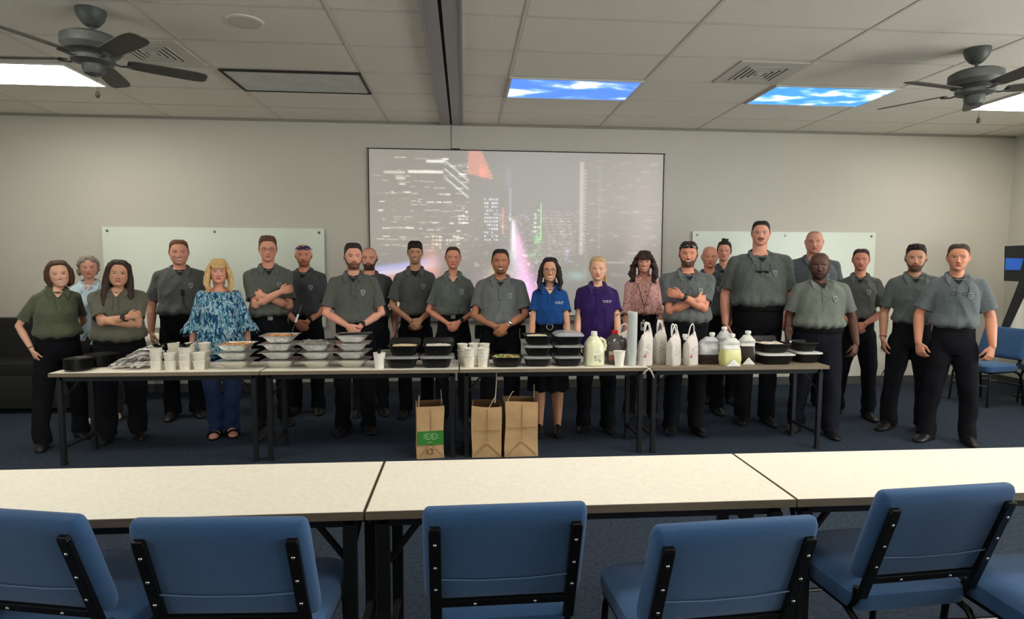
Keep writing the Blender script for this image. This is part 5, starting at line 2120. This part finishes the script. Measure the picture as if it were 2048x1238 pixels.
# black catering trays
def tray_body(w, d, h):
    q = MB()
    q.rloft([(w - .09, d - .09, .04, 0), (w - .07, d - .07, .04, .003), (w - .035, d - .035, .045, h * .55), (w - .02, d - .02, .045, h - .004), (w, d, .05, h - .003), (w, d, .05, h + .002), (w - .025, d - .025, .045, h + .002), (w - .045, d - .045, .045, h * .55), (w - .08, d - .08, .04, .007)], 6)
    return q


def cater_tray(label, group, loc, rz, w=.29, d=.25, h=.078, lid=None, food=None, seed=0, tilt=0.):
    t = thing('catering_tray', label, 'tray', loc, rz, group)
    t.rotation_euler = (0, tilt, rz)
    key = 'ct%.3f%.3f' % (w, h)
    if key not in first:
        o = build('base', tray_body(w, d, h), blackp, t)
        first[key] = o.data
    else:
        link('base', first[key], t)
    if food:
        nm, mats_, n_, s0, s1, hg = food
        q = MB()
        q.rloft([(w - .10, d - .10, .03, .012), (w - .06, d - .06, .035, h * .55), (w - .08, d - .08, .035, h * .78)])
        pieces(q, w - .075, d - .075, h * .80, len(mats_), n_, s0, s1, seed, hg)
        build(nm, q, mats_, t)
    if lid == 'flat' or lid == 'dome' or lid == 'white':
        hh_ = .014 if lid != 'dome' else .030
        q = MB()
        q.rloft([(w + .006, d + .006, .05, h - .004), (w + .010, d + .010, .052, h + .003), (w + .004, d + .004, .05, h + .007), (w - .03, d - .03, .05, h + hh_ * .8), (w - .06, d - .06, .05, h + hh_), (w - .12, d - .12, .04, h + hh_ * .85)], 6)
        build('lid', q, clearp if lid != 'white' else mat('lid_milky', S(214, 212, 210), .25, alpha=.9), t, label='clear plastic lid' if lid != 'white' else 'milky plastic lid')
    if lid == 'open':
        q = MB()
        q.rloft([(w, .012, .005, 0), (w, .016, .007, .035), (w - .03, .012, .005, .05)])
        q.xform(Matrix.Translation((0, d / 2 + .012, h - .005)) @ Matrix.Rotation(R(-28), 4, 'X'))
        build('open_lid', q, blackp, t)
    return t


cream = [mat('food_cream', S(226, 206, 172), .6), mat('food_cream_dark', S(206, 178, 138), .6)]
whitef = [mat('food_white', S(232, 226, 212), .5), mat('food_offwhite', S(216, 208, 190), .5)]
sal = [mat('salad_green', S(134, 152, 62), .5), mat('salad_dark', S(66, 92, 38), .5), mat('salad_pale', S(212, 214, 160), .5), mat('salad_crouton', S(206, 152, 92), .6), mat('salad_red', S(150, 60, 48), .5)]
rice = [mat('food_white', S(232, 226, 212), .5), mat('rice_yellow', S(226, 218, 170), .6)]
g2 = 'black catering trays in two low stacks'
for px_, fd, sd_, nm in ((806, ('shredded_cheese', cream, 190, .006, .011, .014), 1, 'stack nearest the tall white cup'), (874, ('sour_cream', whitef, 120, .010, .018, .010), 2, 'stack left of the middle cups')):
    cater_tray('lower black tray with clear lid in the %s' % nm, g2, (at(px_, 4.94), 4.935, TZ), 0, .270, .27, .085, 'flat')
    cater_tray('open black tray of %s on top of the %s' % ('creamy food' if sd_ == 1 else 'white food', nm), g2, (at(px_ + 3, 4.95), 4.95, TZ + .100), .02, .262, .25, .080, 'open', fd, sd_)
cater_tray('black tray of green salad beside the middle cups', None, (at(1013, 4.93), 4.92, TZ), 0, .27, .24, .082, None, ('salad', sal, 150, .010, .020, .020), 5)
for px_, nm in ((1074, 'left three-high tray stack behind the drinks'), (1135, 'right three-high tray stack beside the lemonade jug')):
    for i in range(3):
        tp = i == 2
        lf = px_ == 1074
        cater_tray('%s black tray of the %s' % (place(i, 3), nm), 'black trays, ' + nm, (at(px_ + (-1, 0, 0)[i], 4.94), 4.935, TZ + i * .092), (.01, -.01, .01)[i], .240, .25, .075, ('flat' if not tp else (None if lf else 'dome')), ('rice', rice, 260, .005, .008, .012) if (tp and lf) else None, 8)
q = None
for px_, wd_, nm, Y_ in ((1542, .300, 'stack at the right end of the drinks', 4.95), (1606, .232, 'outermost stack at the right table end', 5.0)):
    cater_tray('lower black tray with milky lid in the %s' % nm, 'black trays at the right table end', (at(px_, Y_), Y_, TZ), 0, wd_, .30 if wd_ > .28 else .26, .085, 'white')
    cater_tray('upper black tray of the %s' % nm, 'black trays at the right table end', (at(px_ - 2, Y_), Y_ + .005, TZ + .102), .02, wd_ - .02, .27 if wd_ > .28 else .24, .075, 'open' if wd_ > .28 else None, ('sliced_bread', [mat('food_tan', S(226, 196, 168), .6), mat('food_white', S(232, 226, 212), .5)], 40, .016, .026, .004) if wd_ > .28 else None, 9)
tongs((at(1566, 5.0), 4.90, TZ + .186), 1.2, 'steel tongs leaning on the bread tray at the right', mat('tongs_steel', S(190, 192, 194), .22, metal=1), .16, (0, -.75))


# drink jugs
def jug(loc, label, liq_m, cap_m, lab):
    t = thing('drink_jug', label, 'jug', loc, R(6))
    q = MB()
    q.rloft([(.12, .12, .03, 0), (.155, .155, .045, .006), (.162, .162, .05, .02), (.162, .162, .05, .10), (.162, .162, .055, .155), (.150, .150, .06, .190), (.118, .118, .055, .222), (.075, .075, .036, .246), (.046, .046, .022, .256), (.044, .044, .021, .270)], 7)
    build('bottle', q, liq_m, t)
    q = MB()
    q.tube([(.045, -.02, .235), (.082, -.03, .215), (.090, -.035, .17), (.083, -.03, .13)], [.012, .013, .013, .014], 10)
    build('handle', q, liq_m, t)
    q = MB()
    th = 24
    q.lathe([(.025, .264), (.0265, .266), (.0265, .288), (.023, .290)], 28)
    q.lathe([(.028, .258), (.0285, .262), (.027, .264)], 28)
    build('cap', q, cap_m, t)
    q = MB()
    y_ = -.0825
    if lab == 'lemon':
        pts = [(-.034, .035), (.040, .035), (.042, .085), (.030, .118), (.014, .135), (-.010, .135), (-.026, .118), (-.036, .085)]
        q.add([(x_, y_, z_) for x_, z_ in pts] + [(x_, y_ + .004, z_) for x_, z_ in pts], [tuple(range(8)), tuple(range(15, 7, -1))] + [(i, i + 8, (i + 1) % 8 + 8, (i + 1) % 8) for i in range(8)])
        q.cur = 1
        for x0, x1, z_, h_ in ((-.008, .012, .125, .004), (-.026, .032, .092, .004), (-.026, -.006, .080, .012), (.004, .034, .078, .003), (-.026, .030, .066, .003), (-.026, .030, .058, .003), (-.026, .012, .050, .003), (.018, .034, .046, .012)):
            q.box(((x0 + x1) / 2, y_ - .0008, z_), (x1 - x0, .0016, h_))
        build('label', q, [mat('jug_label', S(232, 230, 205), .5), mat('label_ink', S(128, 124, 92), .6)], t, smooth=False)
    else:
        q.rloft([(.060, .004, .0015, .04, -.050, y_ + .001), (.060, .004, .0015, .115, -.050, y_ + .001)])
        q.cur = 1
        q.box((-.055, y_ - .002, .062), (.044, .003, .042))
        q.cur = 2
        for z_ in (.052, .060, .072):
            q.box((-.055, y_ - .004, z_), (.026, .0016, .003))
        build('label', q, [mat('tea_label', S(190, 180, 160), .5), mat('tea_label_red', S(150, 44, 38), .5), mat('label_pale', S(225, 205, 190), .5)], t, smooth=False)


jug((at(1186, 4.93), 4.905, TZ), 'gallon jug of pale lemonade with a white cap', mat('lemonade', S(222, 222, 188), .18, spec=.5, coat=.3), whitep, 'lemon')
jug((at(1228, 5.0), 4.99, TZ), 'gallon jug of dark tea with a red cap', mat('tea_jug', S(82, 78, 78), .18, spec=.5, coat=.4), mat('cap_red', S(205, 40, 40), .35), 'tea')


# nested clear cups
def mk_clear():
    q = MB()
    q.lathe([(.030, .002), (.0325, 0), (.0335, .004), (.0420, .108), (.0432, .109), (.0434, .112), (.0424, .113), (.0414, .108), (.0329, .004), (.02, .003)], 28)
    o = build('plastic_cup', q, mat('cup_clear', S(224, 227, 224), .15, alpha=.5, spec=.7))
    return tag(o, '', 'cup')


cx_ = at(1263, 4.865)
for i in range(34):
    put('clear', mk_clear, (cx_, 4.862, TZ + i * .0105), 0, 'clear plastic cup in the tall nested stack beside the white bags', 'nested clear cups in the tall stack')


# white drink bags with rope handles
bag_m = mat('bag_white', S(208, 200, 192), .55, bump=(26, .5), var=(14, .07))
rope_m = mat('bag_handle', S(232, 228, 224), .6)
mark_m = mat('bag_print', S(150, 145, 140), .7)
mark_r = mat('bag_print_red', S(176, 70, 72), .7)


def drink_bag(loc, rz, label, w, d, h, group, loops=2, lh=.085, cap=False, lean=0., red=True):
    t = thing('drink_bag', label, 'drink bag', loc, rz, group)
    q = MB()
    secs = []
    for z, a, b_, cx in ((0, .92, .90, 0), (.01, 1., 1., 0), (h * .35, 1.0, .98, .0), (h * .62, 1.0, .96, lean * .2), (h * .76, 1.0, .84, lean * .4), (h * .88, .96, .46, lean * .6), (h, .88, .07, lean * .7)):
        secs.append((w * a, d * b_, .014, z, cx, 0))
    q.rloft(secs, 4)
    v = np.concatenate(q.v)
    v = v + np.stack([.003 * wav(v, 30, int(w * 900) + int(abs(loc[0]) * 100)), .004 * wav(v, 26, 5 + int(abs(loc[0]) * 100)), (v[:, 0] / w) * .075 * sm(.55 * h, h, v[:, 2])], 1) * sm(.0, .03, v[:, 2])[:, None]
    q.v = [v]
    build('bag', q, bag_m, t, sharp=40)
    for k_ in range(loops):
        q = MB()
        y_ = (-.010, .012)[k_]
        x0 = lean + (-.010, .012)[k_]
        ww = w * .26
        pts = [(x0 + ww * math.cos(a) * (1 - .0 * k_), y_ + .014 * (k_ * 2 - 1) * math.sin(a), h * .93 + (h * .07 + lh) * math.sin(a) ** .8) for a in np.linspace(.02, PI - .02, 15)]
        q.tube(pts, .0052, 8)
        build('handle', q, rope_m, t)
    q = MB()
    rg_ = np.random.default_rng(int(abs(loc[0]) * 1000))
    y_ = -d / 2 * .98 - .0055
    for k_ in range(7):
        q.cur = 0
        q.box((w * rg_.uniform(-.28, .2), y_, h * (.36 + .045 * k_)), (w * rg_.uniform(.08, .25), .002, .004))
    if red:
        q.cur = 1
        q.box((-w * .30, y_, h * .30), (w * .2, .002, .014))
        q.box((-w * .27, y_, h * .36), (w * .12, .002, .008))
    build('print', q, [mark_m, mark_r], t, smooth=False, label='small grey and red printed marks')
    if cap:
        q = MB()
        q.lathe([(.014, -.02), (.016, 0), (.023, .002), (.024, .026), (.018, .030)], 20, (-w * .42, .02, h * .92))
        build('cap', q, whitep, t)
    return t


gb = 'white drink bags with rope handles'
drink_bag((at(1254, 5.10), 5.10, TZ), .1, 'white drink bag half hidden behind the clear cup stack', .13, .10, .285, gb, 1, .05, red=False, lean=-.03)
drink_bag((at(1290, 4.86), 4.872, TZ), .40, 'leftmost front white drink bag, right beside the clear cups', .112, .085, .280, gb, 2, .085, lean=.02)
drink_bag((at(1319, 4.98), 4.995, TZ), .36, 'white drink bag set back between two front bags', .112, .085, .285, gb, 2, .085, red=False)
drink_bag((at(1347, 4.865), 4.872, TZ), .50, 'white drink bag with paired upright loops in the middle of the bags', .112, .085, .265, gb, 2, .085, red=False)
drink_bag((at(1381, 4.87), 4.876, TZ), .38, 'white drink bag with one big loop and a cap', .112, .085, .255, gb, 1, .10, True)


def pouch(loc, rz, label, w, d, h, film, liq, cap_x, level, tilt=0., corner=True):
    t = thing('drink_pouch', label, 'drink pouch', loc, rz, 'clear drink pouches with screw caps')
    t.rotation_euler = (0, tilt, rz)
    q = MB()
    zs_ = [0, .012, h * .25, level * h - .001]
    sec = lambda z: (w * np.interp(z / h, [0, .1, .5, .8, 1], [.86, 1, 1., .86, .40]), d * np.interp(z / h, [0, .1, .5, .8, 1], [.9, 1, .92, .55, .12]), .02, z, cap_x * .5 * sm(.6, 1, z / h), 0)
    q.rloft([sec(z) for z in zs_], 5)
    build('drink', q, liq, t, sharp=50)
    q = MB()
    q.rloft([sec(z) for z in np.linspace(level * h + .001, h, 9)], 5)
    v = np.concatenate(q.v)
    m_ = sm(level * h, level * h + .03, v[:, 2])
    v = v + np.stack([.009 * wav(v, 40, 3) * m_, .014 * wav(v * (1, 1, 1.9), 34, 9) * m_, 0 * m_], 1)
    q.v = [v]
    build('film', q, film, t, sharp=30)
    q = MB()
    q.lathe([(.014, -.03), (.015, 0), (.024, .002), (.025, .022), (.019, .028)], 20, (cap_x, 0, h + .008))
    build('cap', q, whitep, t)
    if corner:
        q = MB()
        a = [(-w * .40, -d / 2 - .012, .002), (w * .40, -d / 2 - .012, .002), (0, -d / 2 - .004, .062)]
        q.add(a + [(x_, y_ + .006, z_) for x_, y_, z_ in a], [(0, 1, 2), (5, 4, 3), (0, 3, 4, 1), (1, 4, 5, 2), (2, 5, 3, 0)])
        build('corner_fold', q, film, t, smooth=False)
    return t


film_g = mat('film_grey', S(176, 176, 178), .2, bump=(40, .8), spec=.7, var=(16, .3))
film_w = mat('film_milky', S(206, 206, 198), .25, bump=(40, .6), spec=.6, var=(16, .12))
tea_m = mat('tea_dark', S(40, 28, 26), .2, spec=.6)
lemo = mat('lemonade_pouch', S(206, 204, 138), .22, spec=.6)
pouch((at(1415, 4.93), 4.935, TZ), 0, 'grey wrinkled pouch of dark tea beside the white bags', .185, .12, .235, film_g, tea_m, .035, .36, corner=False)
pouch((at(1449, 5.07), 5.075, TZ), 0, 'capped pouch standing behind the lemonade pouch', .15, .11, .27, film_g, tea_m, -.01, .4, corner=False)
pouch((at(1491, 4.93), 4.925, TZ), -.1, 'pouch of dark tea with a white folded bottom corner', .135, .12, .250, film_w, tea_m, .01, .62)
pouch((at(1459, 4.84), 4.838, TZ), .08, 'clear pouch of yellow lemonade at the front table edge', .165, .12, .235, film_w, lemo, .015, .60)

# knotted tie at the table joint
t = thing('plastic_tie', 'knotted white plastic tie hanging at the joint of the right two tables', 'tie', (1.528, 4.765, .728))
q = MB()
q.ball((0, -.012, 0), (.016, .012, .012), 10)
build('knot', q, mat('tie_white', S(190, 185, 175), .5), t)
for a in ((-.05, -.006, -.040), (.045, -.008, -.075)):
    q = MB()
    q.tube([(0, -.012, 0), (a[0] * .5, -.020, a[2] * .3), (a[0], a[1] - .006, a[2])], [.006, .007, .004], 8, flat=.3)
    build('tail', q, mat('tie_white', S(190, 185, 175), .5), t)

# ------------------------------------------------------------------ paper bags on the floor
kraft = mat('kraft_paper', S(184, 150, 108), .8, bump=(30, .35), var=(9, .10))
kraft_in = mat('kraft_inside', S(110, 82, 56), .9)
cord = mat('paper_cord', S(196, 178, 150), .8)


def paper_bag(loc, rz, label, w, d, h, seed, handles, rim=.02):
    t = thing('paper_bag', label, 'paper bag', loc, rz, 'brown paper bags under the serving table')
    q = MB()
    rg_ = np.random.default_rng(seed)
    def ring(z, s_, e=0.):
        n = 8
        o_ = []
        for (ax, ay), (bx, by) in zip(((-1, -1), (1, -1), (1, 1), (-1, 1)), ((1, -1), (1, 1), (-1, 1), (-1, -1))):
            for i in range(n):
                u = i / n
                x_, y_ = ax + (bx - ax) * u, ay + (by - ay) * u
                g_ = .12 * math.sin(PI * u) if ax == bx else 0       # gusset sides fold inwards
                o_.append((x_ * w / 2 * s_ * (1 - g_ * z / h), y_ * d / 2 * s_, z))
        return np.array(o_)
    zs_ = np.linspace(0, h, 12)
    rings = [ring(z, 1 + .02 * math.sin(z * 9 + seed)) for z in zs_]
    for r_ in rings[1:-1]:
        r_ += np.stack([.004 * wav(r_, 16, seed), .006 * wav(r_, 14, seed + 1), 0 * r_[:, 0]], 1)
    rings[-1][:, 2] += rim * wav(rings[-1], 11, seed + 4)
    rings[-2][:, 2] += rim * .5 * wav(rings[-1], 11, seed + 4)
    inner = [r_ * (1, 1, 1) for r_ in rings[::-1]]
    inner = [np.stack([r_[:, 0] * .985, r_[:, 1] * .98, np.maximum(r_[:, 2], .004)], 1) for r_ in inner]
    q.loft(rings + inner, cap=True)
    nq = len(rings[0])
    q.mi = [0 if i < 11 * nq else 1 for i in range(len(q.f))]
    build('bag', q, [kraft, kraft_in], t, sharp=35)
    # pressed fold lines on the front
    q = MB()
    y_ = -d / 2 - .010
    for a, b_ in (((-w * .45, h * .52), (w * .45, h * .53)), ((-w * .40, .02), (-w * .05, h * .26)), ((w * .44, .02), (w * .04, h * .26)), ((-w * .06, h * .26), (w * .06, h * .26)), ((0, h * .30), (.005, h * .93))):
        q.tube([(a[0], y_ + .004, a[1]), (b_[0], y_ + .004, b_[1])], .0022, 5)
    build('crease', q, mat('kraft_crease', S(140, 108, 76), .9), t)
    for side, pts in handles:
        q = MB()
        q.tube([(a * w / 2, side * d / 2 * .93, h + b_) for a, b_ in pts], .003, 6)
        build('handle', q, cord, t)
    return t


t = paper_bag((at(861, 4.9) - .008, 4.885, 0), .10, 'brown paper bag with a green printed panel under the table', .225, .22, .44, 3, (((-1), [(-.8, -.06), (-.82, .0), (-.80, .06), (-.78, .085)]), (1, [(.9, -.05), (.92, .03), (.88, .085)])), .006)
q = MB()
y_ = -.11 - .0115
q.box((0, y_, .175), (.212, .003, .115))
q.cur = 1
for z_, w_ in ((.212, .11), (.200, .14), (.188, .13), (.176, .14), (.164, .10), (.140, .07)):
    n_ = int(w_ / .012)
    for i in range(n_):
        if (i * 5 + int(z_ * 1000)) % 4:
            q.box((-w_ / 2 + (i + .5) * .012, y_ - .002, z_), (.009, .0015, .0045))
build('green_panel', q, [mat('bag_green', S(52, 122, 48), .7), mat('bag_green_text', S(176, 206, 160), .7)], t, smooth=False, label='green panel with small pale lines of lettering')
q = MB()
for k_ in range(3):
    q.tube([(.024 * math.cos(a), y_ + .001, .062 + .024 * math.sin(a)) for a in np.linspace(k_ * 2.094 + .25, k_ * 2.094 + 1.85, 8)], .0035, 6)
build('recycling_mark', q, mat('kraft_ink', S(104, 74, 50), .8), t)
paper_bag((at(969, 4.9) + .016, 4.885, 0), -.02, 'brown paper bag with a slumped open rim, left of the pair under the table', .245, .23, .435, 5, ((-1, [(.0, -.05), (.25, .0), (.45, .05), (.6, .075)]),), .022)
paper_bag((at(1040, 4.9), 4.89, 0), .03, 'brown paper bag with upright cord handles, right of the pair under the table', .275, .23, .47, 8, ((-1, [(-.85, -.05), (-.8, .02), (-.55, .075), (-.45, .08)]), (1, [(.95, -.06), (1., .02), (.98, .09)])), .010)
t = thing('string', 'pale string hanging from the table into the slumped paper bag', 'string', (at(993, 4.80), 4.80, .70))
q = MB()
q.tube([(0, 0, 0), (.0, .01, -.08), (-.004, .03, -.17), (-.012, .05, -.26)], [.003, .003, .004, .007], 6, flat=.4)
build('cord', q, cord, t)
